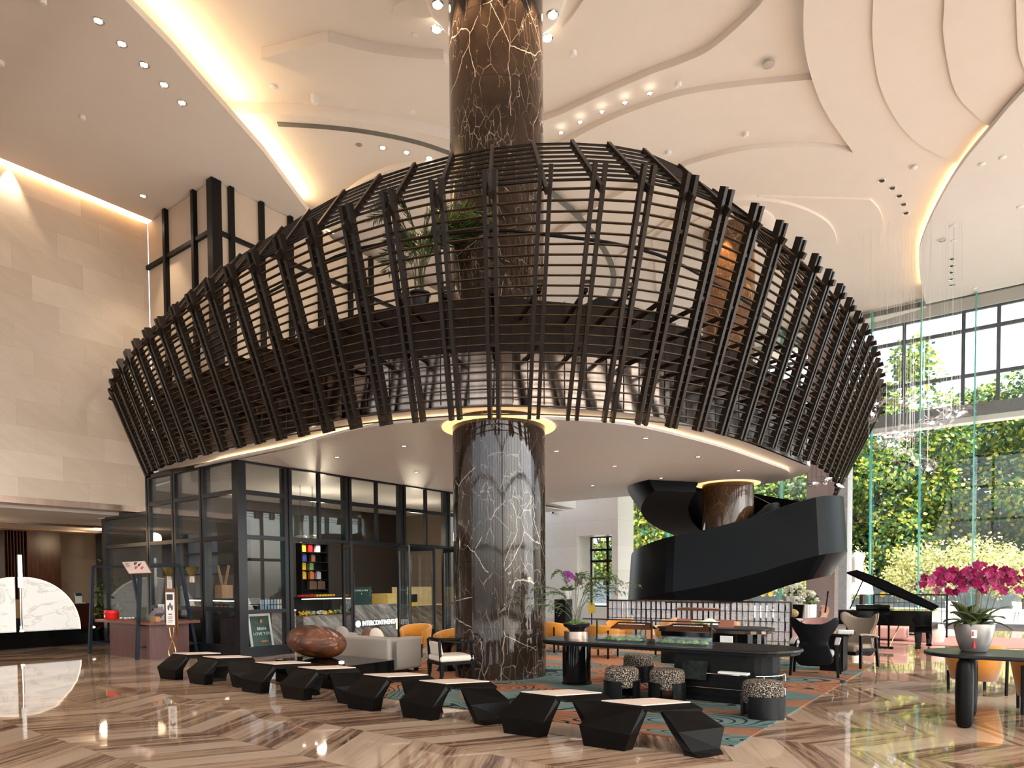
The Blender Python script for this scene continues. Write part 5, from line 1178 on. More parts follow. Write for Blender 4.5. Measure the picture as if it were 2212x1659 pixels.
for x, y in ((.72, .15), (.85, 1.1), (-.75, .35)):
    mb = MB(); mb.rings([[Vector((x + sx * w, y + sy * w, z)) for sx, sy in ((-1, -1), (1, -1), (1, 1), (-1, 1))] for z, w in ((.10, .05), (.13, .065), (.16, .05), (.55, .075), (.6, .1), (.64, .1))]); o = mb.build('leg', BLKLAC, pn)
    mb = MB(); mb.cyl((x, y, .035), (x, y, .1), .02, n=8); mb.cyl((x - .03, y, .035), (x + .03, y, .035), .035, n=12); mb.build('caster', GOLD, o)
ly = MB(); ly.bx(-.12, -.08, .28, .32, .12, .64); ly.bx(.08, .12, .28, .32, .12, .64); ly.bx(-.2, .2, .22, .36, .06, .12); o = ly.build('pedal_lyre', BLKLAC, pn)
mb = MB(); mb.cyl((-.2, .26, .1), (-.17, .3, .64), .012, n=6); mb.cyl((.3, .5, .64), (.12, .3, .12), .012, n=6); [mb.box((x, .16, .08), (.03, .12, .012)) for x in (-.1, 0, .1)]; mb.build('brass_rod', GOLD, o)
# pink pouf and sofa end
mb = MB(); rr = []
for k in range(13): z = .48 * k / 12; rr.append((.30 + .05 * math.sin(math.pi * k / 12) + .012 * (k % 2), z))
mb.lathe(rr, n=40); o = mb.build('pink_pouf', PINK, smooth=True); o.location = W(-1.95, 21.55, .013); tag(o, 'ribbed pink round pouf on the pink rug beyond the piano', 'pouf')
pf = thing('pink_sofa', 'low pink sofa glimpsed under the grand piano', 'sofa', W(-3.1, 21.7, .013), BA)
mb = MB(); mb.bx(-.6, .6, -.35, .35, .05, .38); mb.build('seat', PINK, pf, bevel=.06, seg=3); mb = MB(); mb.bx(-.6, .6, .25, .42, .3, .68); mb.build('backrest', PINK, pf, bevel=.06, seg=3)
# white floor lamp
fl = thing('floor_lamp', 'white drum shaded lamp on a dark post behind the piano', 'lamp', W(-3.75, 22.3))
mb = MB(); mb.lathe([(.30, 1.28), (.25, 1.63)], n=32, cap=False); mb.build('lamp_shade', LAMPSH, fl, smooth=True)
mb = MB(); mb.lathe([(.2, 0), (.2, .03), (.075, .05), (.075, 1.28), (0, 1.29)], n=20); mb.build('post', BRONZE, fl, smooth=True)
# lounge chair with cushion
p = atZ(1702, 1366, 0); lc = thing('slim_lounge_chair', 'slim dark framed lounge chair with gold cushion in front of the white planters', 'chair', p, R_(-55))
mb = MB(); mb.box((0, 0, .42), (.66, .7, .09)); mb.build('seat', GREYFAB, lc, bevel=.03)
mb = MB(); mb.box((0, .33, .68), (.66, .06, .46), Matrix.Rotation(R_(-12), 3, 'X')); mb.build('backrest', BLKWOOD, lc)
for x in (-.3, .3):
    for y in (-.3, .3): mb = MB(); mb.bar((x, y * 1.1, 0), (x, y, .4), .04, .04); mb.build('leg', BLKWOOD, lc)
mb = MB(); mb.ell((0, 0, 0), (.26, .08, .15), 14, 8); o = mb.build('cushion', P('gold_print_fabric', (.45, .33, .16), .8, 0, .6, 9), smooth='all'); o.location = p + Matrix.Rotation(R_(-55), 3, 'Z') @ Vector((0, .2, .62)); o.rotation_euler = (0, 0, R_(-55)); tag(o, 'gold patterned cushion on the slim lounge chair', 'cushion')
# white fluted planters with hydrangeas
random.seed(21)
def fluted(px, py, Y, r, h, label):
    p = atY(px, 1300, Y); p.z = 0; t = thing('fluted_planter', label, 'planter', p, 0, 'white fluted planters of white hydrangeas'); n = 72
    mb = MB(); rr = []
    for z, q in ((0, .93), (.03, .95), (h - .04, 1), (h, 1)): rr.append([Vector((math.cos(2 * math.pi * k / n) * r * (q + (.02 if k % 4 < 2 else 0)), math.sin(2 * math.pi * k / n) * r * (q + (.02 if k % 4 < 2 else 0)), z)) for k in range(n)])
    mb.rings(rr); mb.build('pot', WHITEC, t)
    mb = MB(); [mb.leaf(Vector((random.gauss(0, .5) * r, random.gauss(0, .5) * r, h + random.uniform(0, .3))), (random.gauss(0, 1), random.gauss(0, 1), random.uniform(-.3, .6)), .16, .08) for k in range(90)]; mb.build('leaves', FERNL, t)
    mb = MB()
    for k in range(26):
        th, ph = random.uniform(0, 2 * math.pi), random.uniform(.0, 1.7); d = Vector((math.sin(ph) * math.cos(th), math.sin(ph) * math.sin(th), math.cos(ph))); c = Vector((0, 0, h + .12)) + d * Vector((r * 1.15, r * 1.15, r * 1.0)).x
        for j in range(46):
            e = Vector((random.gauss(0, 1), random.gauss(0, 1), random.gauss(0, 1))).normalized(); mb.leaf(c + e * .085, e.cross(Vector((random.gauss(0, 1), random.gauss(0, 1), random.gauss(0, 1)))), .045, .04, nrm=e)
    mb.build('blossoms', WHTF, t)
fluted(1717, 1291, 25.3, .26, 1.12, 'tallest white fluted planter heaped with white hydrangeas'); fluted(1746, 1311, 24.4, .27, .84, 'middle height white fluted planter beside the tallest one'); fluted(1686, 1328, 24.8, .21, .55, 'shortest white fluted planter, left of the taller two')
# cello
p = atZ(1772, 1356, 0) * .94; p.z = 0
ce = thing('cello', 'varnished cello leaning on its stand between planters and piano', 'cello', p, R_(20))
R3 = Matrix.Rotation(R_(12), 3, 'Y')
ol = catmull([(0, .12, 0), (.17, .16, 0), (.215, .30, 0), (.15, .46, 0), (.125, .54, 0), (.165, .66, 0), (.16, .78, 0), (.07, .86, 0), (0, .87, 0)], 4); L = [(p_.x, p_.y) for p_ in ol] + [(-p_.x, p_.y) for p_ in ol[::-1][1:-1]]
mb = MB(); mb.rings([[R3 @ Vector((x, y_, z)) for x, z in L] for y_ in (-.06, .06)]); mb.build('body', CELLOW, ce)
mb = MB(); mb.bar(R3 @ Vector((0, -.08, .62)), R3 @ Vector((0, -.05, 1.28)), .035, .03); mb.ell(R3 @ Vector((0, -.04, 1.32)), (.03, .04, .05), 8, 6); mb.cyl(R3 @ Vector((-.07, -.04, 1.22)), R3 @ Vector((.07, -.04, 1.22)), .008, n=6); mb.build('neck', BLKWOOD, ce)
mb = MB(); mb.cyl(R3 @ Vector((0, 0, -.02)), R3 @ Vector((0, 0, .14)), .01, n=6); mb.build('end_pin', CHROME, ce)
# ---- glass tile screens
def screen(name, label, loc, half, h, nx, nz, post=True, tiles=True):
    t = thing(name, label, 'screen', loc, BA); mb = MB()
    for x in ((-half, -.01, half) if post else (-half, half)): mb.bar((x, 0, 0), (x, 0, h), .05, .05)
    for z in (h, .06): mb.bar((-half, 0, z), (half, 0, z), .04, .04)
    mb.build('frame', BRONZE2 if post else BLACKM, t)
    mb = MB()
    for i in range(1, nx): x = -half + 2 * half * i / nx; mb.bar((x, -.02, .06), (x, -.02, h), .012, .012)
    for k in range(1, nz): z = .06 + (h - .06) * k / nz; mb.bar((-half, -.02, z), (half, -.02, z), .012, .012)
    mb.build('grid', BLACKM, t)
    if tiles:
        mb = MB()
        for i in range(nx):
            for k in range(nz):
                x = -half + 2 * half * (i + .5) / nx; z = .06 + (h - .06) * (k + .5) / nz; mb.box((x, .02, z), (2 * half / nx * (.62 if (i + k) % 3 else .8), .03, (h - .06) / nz * .92))
        mb.build('glass_tiles', GBRICK, t)
    return t
A0, A1 = atZ(1285, 1298, 1.2), atZ(1660, 1306, 1.2); a0_, a1_ = toab(A0)[0], toab(A1)[0]
screen('glass_tile_screen', 'bronze framed screen of crackled glass tiles in front of the staircase', W((a0_ + a1_) / 2, 16.35), (a1_ - a0_) / 2, 1.2, 34, 5)
q0 = a_at(1888, 23.4)
screen('grid_screen', 'black wire grid screen behind the grand piano', W((q0 - 1.71) / 2, 23.4), (-1.71 - q0) / 2, 1.25, 14, 5, False, False)
# pedestal with purple orchid, yellow panel
p = atY(1217, 1300, 21.0); p.z = 0
mb = MB(); mb.bx(-.2, .2, -.2, .2, 0, 1.17); o = mb.build('black_pedestal', BLACKM); o.location = p; o.rotation_euler = (0, 0, BA); tag(o, 'tall black pedestal under the purple orchid by the back wall', 'pedestal')
op = thing('purple_orchid', 'purple orchid in a white pot on the tall black pedestal', 'plant', p + Vector((.12, 0, 1.17)))
mb = MB(); mb.lathe([(.09, 0), (.12, .08), (.135, .26), (.12, .26), (0, .24)], n=24); mb.build('pot', WHITEC, op, smooth=True)
mb = MB(); [mb.leaf((random.uniform(-.08, .08), random.uniform(-.08, .08), .26), (random.gauss(0, 1), random.gauss(0, 1), .5), .24, .08) for k in range(22)]; mb.build('leaves', FERNL, op)
mb = MB(); mb.tube([(0, 0, .25), (-.05, 0, .5), (-.02, 0, .7), (.18, 0, .72), (.36, 0, .55)], .006, 5); mb.build('stem', STEMM, op)
mb = MB()
for k in range(44):
    u = random.random(); c = Vector((-.12 + .5 * u + random.gauss(0, .03), random.gauss(0, .04), .78 - .28 * u * u + random.gauss(0, .045)))
    for j in range(5): an = 2 * math.pi * j / 5; mb.leaf(c, (math.cos(an), -.3, math.sin(an)), .055, .045, nrm=(0, -1, .2))
mb.build('flowers', PURPF, op)
p = atY(1278, 1314, 22.5); mb = MB(); mb.bx(-.11, .11, -.03, .03, -.16, .16); o = mb.build('box_lamp', YELP); o.location = p; tag(o, 'yellow box shade on a stand behind the fern stalks', 'lamp')
mb = MB(); mb.cyl((0, 0, -p.z), (0, 0, -.16), .02, n=8); mb.build('post', BRONZE, o)
# ---- right hand table
rt = thing('bar_table', 'dark round ended table with one thick leg at the right edge', 'table', W(-.95, 9.75), BA); HT = .84
mb = MB(); mb.prism(stadium(0, 3.6, .52, r1=False), HT - .045, HT); mb.build('tabletop', BLKTOP, rt, bevel=.015, seg=3)
mb = MB(); mb.lathe([(.04, 0), (.065, .01), (.085, .06), (.092, .3), (.092, .62), (.08, .74), (.05, .79), (.03, .8)], (.45, -.42, 0), 28); mb.build('leg', BLKWOOD, rt, smooth='all')
mb = MB(); mb.lathe([(.04, 0), (.065, .01), (.085, .06), (.092, .3), (.092, .62), (.08, .74), (.05, .79), (.03, .8)], (.45, .38, 0), 28); mb.build('leg', BLKWOOD, rt, smooth='all')
mb = MB(); mb.lathe([(.04, 0), (.065, .01), (.085, .06), (.092, .3), (.092, .62), (.08, .74), (.05, .79), (.03, .8)], (3.1, 0, 0), 28); mb.build('leg', BLKWOOD, rt, smooth='all')
# orchid pot
random.seed(5)
oc = thing('orchid_pot', 'magenta orchids in a silver pot with a red tasselled tag on the bar table', 'plant', W(-.44, 9.8, HT), R_(-34))
mb = MB(); mb.lathe([(.12, 0), (.135, .01), (.175, .12), (.205, .27), (.21, .33), (.2, .335), (.19, .31), (0, .30)], n=48); mb.build('pot', SILVERP, oc, smooth=True)
mb = MB()
for k in range(22):
    an = 2 * math.pi * k / 11 + random.uniform(-.2, .2); d = Vector((math.cos(an), math.sin(an), 0)); c0 = Vector((random.uniform(-.08, .08), random.uniform(-.08, .08), .31)); L = random.uniform(.24, .34); up = random.uniform(.6, 1.7)
    path = [c0 + d * L * u + Vector((0, 0, L * up * u - L * .75 * u * u)) for u in [j / 6 for j in range(7)]]; rr = []
    for j, q in enumerate(path):
        wd_ = .072 * math.sin(math.pi * min(.97, (j + .4) / 6.6)); sdv = Vector((-d.y, d.x, 0)) * wd_; rr.append([q - sdv + Vector((0, 0, .012)), q + Vector((0, 0, -.006)), q + sdv + Vector((0, 0, .012)), q + Vector((0, 0, .004))])
    mb.rings(rr)
mb.build('leaves', ORCHL, oc, smooth='all')
st_ = [(-.42, .58), (-.30, .60), (-.2, .62), (-.05, .66), (.05, .65), (.16, .62), (.3, .62), (.44, .57)]
for i, (ex, hz) in enumerate(st_):
    b_ = Vector((ex * .25, random.uniform(-.06, .06), .31)); dy = random.uniform(-.12, .12)
    path = [b_ + Vector((ex * .25 * u, dy * u * .4, hz * .62 * u)) for u in (0, .35, .7, 1)]; top = path[-1]
    path += [top + Vector((ex * .75 * u, dy * .6 * u, hz * .38 * math.sin(u * 1.9))) for u in (.25, .5, .75, 1)]; path = catmull(path, 3)
    mb = MB(); mb.tube(path, .005, 5, taper=.0025); o = mb.build('flower_stem', STEMM, oc)
    mb = MB(); n = len(path)
    for j in range(9):
        c = path[int(n * .52 + (n * .46) * j / 9)] + Vector((random.gauss(0, .03), random.gauss(0, .04), -.01 + random.gauss(0, .055))); fz = Vector((random.gauss(0, .5), -1, random.gauss(0, .3))).normalized(); x_ = fz.cross(Vector((0, 0, 1))).normalized(); y_ = x_.cross(fz)
        for q in range(5): an = math.pi / 2 + 2 * math.pi * q / 5; mb.leaf(c, x_ * math.cos(an) + y_ * math.sin(an), .062, .062 if q in (1, 4) else .042, nrm=fz, bend=.1)
        mb.leaf(c + fz * .008, -y_, .02, .02, nrm=fz)
    mb.build('flowers', ORCHF, o)
    mb = MB(); e = path[-1]
    for j in range(4): q = e + Vector((ex * .1 * (j + 1) * .5, dy * .1, -.025 * (j + 1))); mb.ell(q, (.012, .012, .014), 8, 6)
    mb.build('buds', BUD, o)
R4 = Vector((0, -1, 0)); mb = MB(); mb.box((0, -.21, .22), (.055, .006, .095), Matrix.Rotation(R_(-8), 3, 'X')); g = mb.build('paper_tag', PAPER, oc, bevel=.002)
mb = MB(); mb.box((-.013, -.2145, .222), (.018, .004, .055), Matrix.Rotation(R_(-8), 3, 'X')); mb.build('red_print', REDTX, g)
mb = MB(); mb.cyl((0, -.20, .17), (0, -.192, .14), .003, n=6); mb.cyl((0, -.192, .14), (0, -.178, .055), .006, .016, n=10); mb.build('red_tassel', REDP, oc)
# plate and glass cover with pastry
mb = MB(); mb.bx(-.16, .16, -.16, .16, 0, .015); o = mb.build('slate_tray', P('slate_tray', (.03, .03, .032), .5)); o.location = W(.22, 9.7, HT); o.rotation_euler = (0, 0, BA); tag(o, 'dark slate tray on the bar table beside the orchid pot', 'tray')
mb = MB()
for x in (-.13, .13): mb.bx(x - .003, x + .003, -.13, .13, 0, .19)
for y in (-.13, .13): mb.bx(-.13, .13, y - .003, y + .003, 0, .19)
mb.bx(-.13, .13, -.13, .13, .187, .193); o = mb.build('glass_cover', ACRYL); o.location = W(.22, 9.7, HT + .015); o.rotation_euler = (0, 0, BA); tag(o, 'square clear cover over a pastry on the bar table', 'cover')
mb = MB(); mb.lathe([(0, 0), (.06, 0), (.065, .02), (.045, .05), (.03, .055), (.035, .07), (0, .1)], n=20); o = mb.build('pastry', P('golden_pastry', (.55, .24, .07), .6, 0, .3, 20), smooth=True); o.location = W(.22, 9.7, HT + .016); tag(o, 'golden brown pastry under the square clear cover', 'pastry')
# lounge furniture glimpsed beyond
sf = thing('brown_leather_sofa', 'brown leather sofa behind the orchid pot at the right edge', 'sofa', W(1.7, 16.2), BA)
mb = MB(); mb.bx(-1.3, 1.3, -.4, -.15, .1, .82); mb.build('backrest', P('brown_leather', (.25, .13, .06), .5), sf, bevel=.07, seg=4); mb = MB(); mb.bx(-1.2, 1.2, -.2, .45, .1, .45); mb.build('seat', P('brown_leather_seat', (.25, .13, .06), .5), sf, bevel=.06, seg=3)
ct = thing('round_cafe_table', 'small round dark table far right beyond the sofa', 'table', W(1.3, 19.4))
mb = MB(); mb.lathe([(.45, .70), (.45, .735), (0, .735)], n=32); mb.build('tabletop', BLKTOP, ct); mb = MB(); mb.lathe([(.25, 0), (.24, .02), (.04, .04), (.04, .7)], n=20); mb.build('pedestal', BLACKM, ct)
# ================================================================ wooden sales counter with trestle frame, left
cw = thing('sales_counter', 'rose wood sales counter standing at the shop corner', 'counter', W(-16.85, 7.9), BA)
mb = MB(); mb.bx(-1.0, 1.0, -.42, .5, 0, .80); mb.build('body', ROSEW, cw)
mb = MB(); mb.bx(-1.5, 1.3, -.55, .62, .80, .86); mb.build('worktop', MAHOG, cw)
tr = thing('trestle_frame', 'blue black steel trestle frame straddling the sales counter', 'frame', W(-17.2, 7.9), BA)
for x in (-1.3, 1.18):
    mb = MB()
    mb.bar((x, -.62, 0), (x, -.50, 2.17), .07, .07); mb.bar((x, -.50, 2.17), (x, .42, 2.17), .06, .06); mb.bar((x, .78, 0), (x, .42, 2.17), .07, .07); mb.bar((x, -.60, .28), (x, .74, .28), .05, .05); mb.bar((x, -.56, .78), (x, .68, .78), .04, .04); mb.build('end_frame', NAVYM, tr)
mb = MB(); mb.bar((-1.3, .42, 2.15), (1.18, .42, 2.15), .05, .05); mb.bar((-1.3, .74, .28), (1.18, .74, .28), .04, .04); mb.build('cross_rail', NAVYM, tr)
q = [onB(262, 1214, 7.45), onB(314, 1211, 7.45), onB(329, 1238, 7.25), onB(278, 1240, 7.25)]
mbd = thing('menu_board', 'tilted illustrated menu board hung at the top of the trestle frame', 'sign', q[3])
n_ = (q[1] - q[0]).cross(q[3] - q[0]).normalized(); n_ = n_ if n_.y < 0 else -n_
mb = MB(); mb.rings([q, [p - n_ * .03 for p in q]]); mb.build('board', BRNP, mbd, local=q[3])
cc = sum(q, Vector()) / 4; q2 = [cc + (p - cc) * .93 + n_ * .004 for p in q]; mb = MB(); mb.rings([q2, [p - n_ * .003 for p in q2]]); mb.build('print', P('cream_menu_print', (.62, .50, .46), .6, 0, .1, 14), mbd, local=q[3])
def onq(u, v): return q2[0] + (q2[1] - q2[0]) * u + (q2[3] - q2[0]) * v + n_ * .003
mb = MB(); [mb.bar(onq(.08, .12 + .1 * k), onq(.08 + .2 - .05 * (k % 2), .12 + .1 * k), .02, .004) for k in range(4)]; mb.ell(onq(.56, .2), (.05, .02, .04), 10, 6); mb.build('printed_text', DTEXT, mbd, local=q[3])
mb = MB(); mb.ell(onq(.48, .55), (.05, .02, .04), 10, 6); mb.ell(onq(.72, .6), (.045, .02, .035), 10, 6); mb.build('printed_picture', REDTX, mbd, local=q[3])
def onc(px, py=1330): a = a_at(px, 7.7, py); return W(a, 7.7, .86)
rb = thing('red_basket', 'bright red lacquer basket on the left end of the sales counter', 'basket', onc(241), BA)
mb = MB(); mb.lathe([(.17, 0), (.19, .03), (.19, .13), (.2, .15), (.18, .15), (.17, .05), (0, .04)], n=28, sx=1.15, sy=.8); mb.build('basket', REDP, rb, smooth=True)
mb = MB(); mb.lathe([(.2, .15), (.2, .18), (.17, .21), (0, .21)], n=28, sx=1.1, sy=.78); mb.build('lid', REDP, rb, smooth=True)
mb = MB(); mb.cyl((0, -.165, .07), (0, -.155, .07), .03, n=14); mb.build('clasp', CHROME, rb)
mb = MB(); mb.bx(-.2, .2, -.13, .13, 0, .03); o = mb.build('wooden_tray', MAHOG); o.location = onc(284) - EY * .1; o.rotation_euler = (0, 0, BA); tag(o, 'small wooden tray of white sweets on the sales counter', 'tray')
mb = MB(); random.seed(2); [mb.ell((random.uniform(-.15, .15), random.uniform(-.09, .09), .05), (.035, .03, .02), 8, 5) for k in range(11)]; o = mb.build('sweets', WHITEC); o.location = onc(284) - EY * .1; o.rotation_euler = (0, 0, BA); o['kind'] = 'stuff'; tag(o, 'white sweets heaped in the small wooden tray', 'sweets')
mb = MB(); mb.box((0, 0, .15), (.34, .02, .30), Matrix.Rotation(R_(-10), 3, 'X')); mb.bx(-.3, .1, -.08, .02, 0, .05); o = mb.build('olive_card', OLIVE); o.location = onc(290) + EY * .2; o.rotation_euler = (0, 0, BA); tag(o, 'olive green card standing behind the tray on the sales counter', 'card')
bx_ = thing('gift_box_panel', 'upright pale printed gift box with turquoise side on the sales counter', 'box', onc(324) + EY * .3, BA)
mb = MB(); mb.bx(-.17, .12, -.03, .03, 0, .38); mb.build('front', PAPER, bx_); mb = MB(); mb.bx(.12, .17, -.03, .03, 0, .39); mb.build('turquoise_side', P('turquoise_card', (.15, .5, .46), .5), bx_); mb = MB(); mb.bx(-.04, .08, -.034, -.03, .18, .33); mb.bx(-.15, -.08, -.034, -.03, .04, .33); mb.build('printed_picture', TAUPE, bx_)
mb = MB(); mb.box((0, 0, .11), (.42, .2, .14), Matrix.Rotation(R_(-32), 3, 'Y')); o = mb.build('grey_gift_box', P('grey_lilac_box', (.20, .16, .165), .5), bevel=.004); o.location = onc(337) + Vector((0, 0, .03)); o.rotation_euler = (0, 0, BA); tag(o, 'grey gift box tilted open on the right part of the sales counter', 'box')
mb = MB(); mb.bx(-.12, .12, -.05, .05, 0, .02); mb.bx(-.12, -.10, -.05, .05, 0, .13); mb.bx(.10, .12, -.05, .05, 0, .13); mb.bx(-.12, .12, -.05, .05, .11, .13); mb.bx(.0, .02, -.05, .05, 0, .13); o = mb.build('wooden_frame_box', PALEWD); o.location = onc(353) - EY * .18; o.rotation_euler = (0, 0, BA); tag(o, 'small pale wooden frame box at the right end of the sales counter', 'box')
# poster stand
p = W(a_at(372, 7.2, 1410), 7.2); ps = thing('poster_stand', 'tall poster stand on a looped brass base beside the sales counter', 'sign', p, BA + R_(15))
mb = MB(); mb.bx(-.14, .14, -.02, .02, .80, 1.62); mb.build('panel', BRNP, ps)
mb = MB(); mb.bx(-.12, .12, -.025, -.02, .86, 1.54); mb.build('poster', PAPER, ps)
mb = MB(); mb.bx(-.09, .08, -.029, -.025, 1.38, 1.50); [mb.ell((-.05 + .05 * k, -.026, 1.22 + .05 * (k % 2)), (.025, .004, .06), 8, 6) for k in range(3)]; [mb.bx(-.07, .07 - .03 * (k % 2), -.028, -.025, 1.02 - .035 * k, 1.03 - .035 * k) for k in range(4)]; mb.build('poster_print', DTEXT, ps)
mb = MB(); mb.bx(-.05, .05, -.029, -.025, 1.07, 1.095); mb.build('red_heading', REDTX, ps)
for s in (-1, 1):
    mb = MB(); mb.tube(catmull([(s * .01, 0, 0.02), (s * -.10, 0, .3), (s * .03, 0, .62), (s * .06, 0, .82)], 6), .014, 8); mb.build('brass_loop', GOLD, ps, smooth=True)
mb = MB(); mb.bx(.15, .175, -.015, .015, .62, 1.66); mb.bx(-.17, -.15, -.015, .015, .9, 1.62); mb.build('brass_rail', GOLD, ps); mb = MB(); mb.lathe([(.14, 0), (.14, .015), (0, .02)], n=28); mb.build('base', GOLD, ps)
# ================================================================ side lobby: backlit marble half moon, desk, plant
MA, MBc, MR, MZ = -22.2, 7.0, 1.5, .45
mb = MB(); mb.ob(-22.75, -21.7, 3.5, 9.05, 0, MZ); tag(mb.build('long_plinth', BLKLAC), 'long low glossy black base carrying the glowing marble half moon', 'plinth')
for nm, sgn, lab in (('marble_disc_half', 1, 'right half of the backlit white marble half moon in the side lobby'), ('marble_disc_half', -1, 'left half of the backlit white marble half moon, cut by the frame edge')):
    t_ = thing(nm, lab, 'sculpture', W(MA, MBc, MZ), BA); g = .10
    pts = [(0, g * sgn, 0)] + [(0, sgn * (g + (MR - g) * math.sin(math.pi / 2 * k / 24)), MR * .985 * math.cos(math.pi / 2 * k / 24)) for k in range(25)]
    mb = MB(); mb.rings([[Vector((x, y, z)) for x, y, z in pts], [Vector((-.14, y, z)) for x, y, z in pts]]); mb.build('marble_slab', BACKLIT, t_)
    mb = MB(); mb.tube([Vector((.0, y, z)) for x, y, z in pts[1:]], .012, 6); mb.build('gold_edge', EMIT('warm_edge', (1, .75, .42), 1.3), t_)
mb = MB(); mb.cyl((0, 0, 0), (0, 0, .14), .04, n=12); mb.cyl((0, 0, .14), (0, 0, 1.55), .02, n=10); mb.bx(-.03, .03, -.05, .05, 1.2, 2.1); o = mb.build('chrome_blade', CHROME); o.location = W(-22.05, 6.98, MZ); o.rotation_euler = (0, 0, BA); tag(o, 'chrome upright blade standing in the slot of the half moon', 'ornament')
for k, (b, l) in enumerate(((6.95, 'small uplight glowing in the slot of the half moon'), (8.75, 'small uplight glowing at the right end of the black base'))):
    mb = MB(); mb.lathe([(.05, 0), (.05, .03), (0, .05)], n=14); o = mb.build('uplight', LEDW); o.location = W(-21.95, b, MZ); tag(o, l, 'light', 'uplights on the black base')
mb = MB(); mb.bx(-.03, .03, -.16, .16, 0, .55); o = mb.build('brass_frame_sign', P('dim_gold_plaque', (.32, .19, .08), .4, .4)); o.location = W(-23.6, 7.35, .75); o.rotation_euler = (0, 0, BA); tag(o, 'gold framed plaque glimpsed through the slot of the half moon', 'plaque')
mb = MB(); mb.bx(-.03, .03, -.1, .1, -.75, 0); mb.build('stand', BLACKM, o)
f = lambda x, y: onA(x, y, -24.8)
b0, b1 = toab(f(164, 1340))[1], toab(f(290, 1340))[1]; zt = f(200, 1303).z
rd = thing('reception_desk', 'dark red wood reception desk with gold characters in the side lobby', 'desk', W(-24.8, (b0 + b1) / 2), BA); hw = (b1 - b0) / 2
mb = MB(); mb.bx(-.8, 0, -hw, hw, 0, zt - .08); mb.build('front', P('dark_red_wood', (.055, .012, .008), .3), rd); mb = MB(); mb.bx(-.85, .05, -hw - .04, hw + .04, zt - .08, zt); mb.build('stone_top', P('dark_stone_top', (.03, .022, .018), .2), rd)
text('招', .22, GTEXT, rd, (.01, toab(f(199, 1332))[1] - (b0 + b1) / 2, f(199, 1332).z), (R_(90), 0, R_(90))); text('回', .24, GTEXT, rd, (.01, toab(f(206, 1321))[1] - (b0 + b1) / 2, f(206, 1321).z), (R_(90), 0, R_(90))); text('回', .24, GTEXT, rd, (.01, toab(f(217.5, 1321))[1] - (b0 + b1) / 2, f(217, 1321).z), (R_(90), 0, R_(90)))
p = W(-25.1, toab(f(178, 1300))[1], zt); cs = thing('card_stand', 'white card stand with dark heading on the reception desk', 'sign', p, BA)
mb = MB(); mb.box((0, 0, .17), (.02, .2, .34), Matrix.Rotation(R_(-10), 3, 'Y')); mb.build('card', PAPER, cs); mb = MB(); mb.box((.006, 0, .29), (.02, .18, .1), Matrix.Rotation(R_(-10), 3, 'Y')); mb.build('heading', DKGREEN, cs); mb = MB(); mb.bx(-.08, .06, -.12, .2, 0, .02); mb.build('foot', PAPER, cs)
random.seed(9); p = W(-21.4, toab(onA(242, 1300, -21.4))[1]); bp = thing('bushy_pot_plant', 'dark bushy green plant between the reception desk and shop corner', 'plant', p)
mb = MB(); mb.lathe([(.2, 0), (.25, .4), (.23, .4), (0, .38)], n=24); mb.build('pot', BLKPOT, bp, smooth=True)
mb = MB(); [mb.tube([(0, 0, .38), (random.uniform(-.1, .1), random.uniform(-.1, .1), .8), (random.uniform(-.25, .25), random.uniform(-.25, .25), 1.3)], .012, 5) for k in range(6)]; mb.build('stems', STEMM, bp)
mb = MB(); [mb.leaf(Vector((random.gauss(0, .2), random.gauss(0, .2), 1.25 + random.gauss(0, .33))), (random.gauss(0, 1), random.gauss(0, 1), random.gauss(-.2, .6)), .16, .07) for k in range(520)]; mb.build('leaves', PALML, bp)
# ================================================================ palm on the mezzanine ledge
random.seed(31)
q = atY(926, 672, 12.1); fp = min(FC, key=lambda f: (f - Vector((q.x, q.y, 0))).length); i = FC.index(fp); d = (FC[i + 1] - FC[i - 1]).normalized()
pp = fp + Vector((-d.y, d.x, 0)) * .29 + Vector((0, 0, 6.34))
pm = thing('potted_palm', 'feathery green palm in a black glazed pot on the mezzanine ledge', 'plant', pp)
mb = MB(); mb.lathe([(.12, 0), (.15, .03), (.14, .07), (.17, .2), (.165, .23), (.195, .25), (.195, .28), (.17, .28), (0, .26)], n=32); mb.build('pot', BLKPOT, pm, smooth=True)
for k in range(20):
    az = random.uniform(0, 2 * math.pi); ex = random.uniform(.35, 1.15); hz = random.uniform(1.0, 1.85)
    if math.sin(az) < -.3: az += math.pi
    if k < 6: az, ex, hz = random.uniform(-.5, .3), random.uniform(.9, 1.35), random.uniform(1.1, 1.6)
    D = Vector((math.cos(az), math.sin(az) * .7, 0)); b_ = Vector((random.uniform(-.08, .08), random.uniform(-.08, .08), .27))
    path = [b_ + D * ex * u ** 1.9 + Vector((0, 0, hz * (1 - (1 - u) ** 1.8) - .30 * ex * u ** 4)) for u in [j / 22 for j in range(23)]]
    mb = MB(); mb.tube(path, .009, 5, taper=.003); s_ = mb.build('stem', STEMM, pm)
    mb = MB()
    for j in range(8, 23):
        dd = (path[j] - path[j - 1]).normalized()
        for s in (-1, 1):
            for e in (0, .33, .66):
                L = .34 * math.sin(math.pi * min(.95, (j - 6 + e) / 18)) + .07; mb.leaf(path[j] - dd * e * .05, dd.cross(Vector((0, 0, 1))) * s * .9 + dd * .75 + Vector((0, 0, random.uniform(-.35, .05))), L, .018, bend=-.04)
    mb.build('frond', PALML, s_)
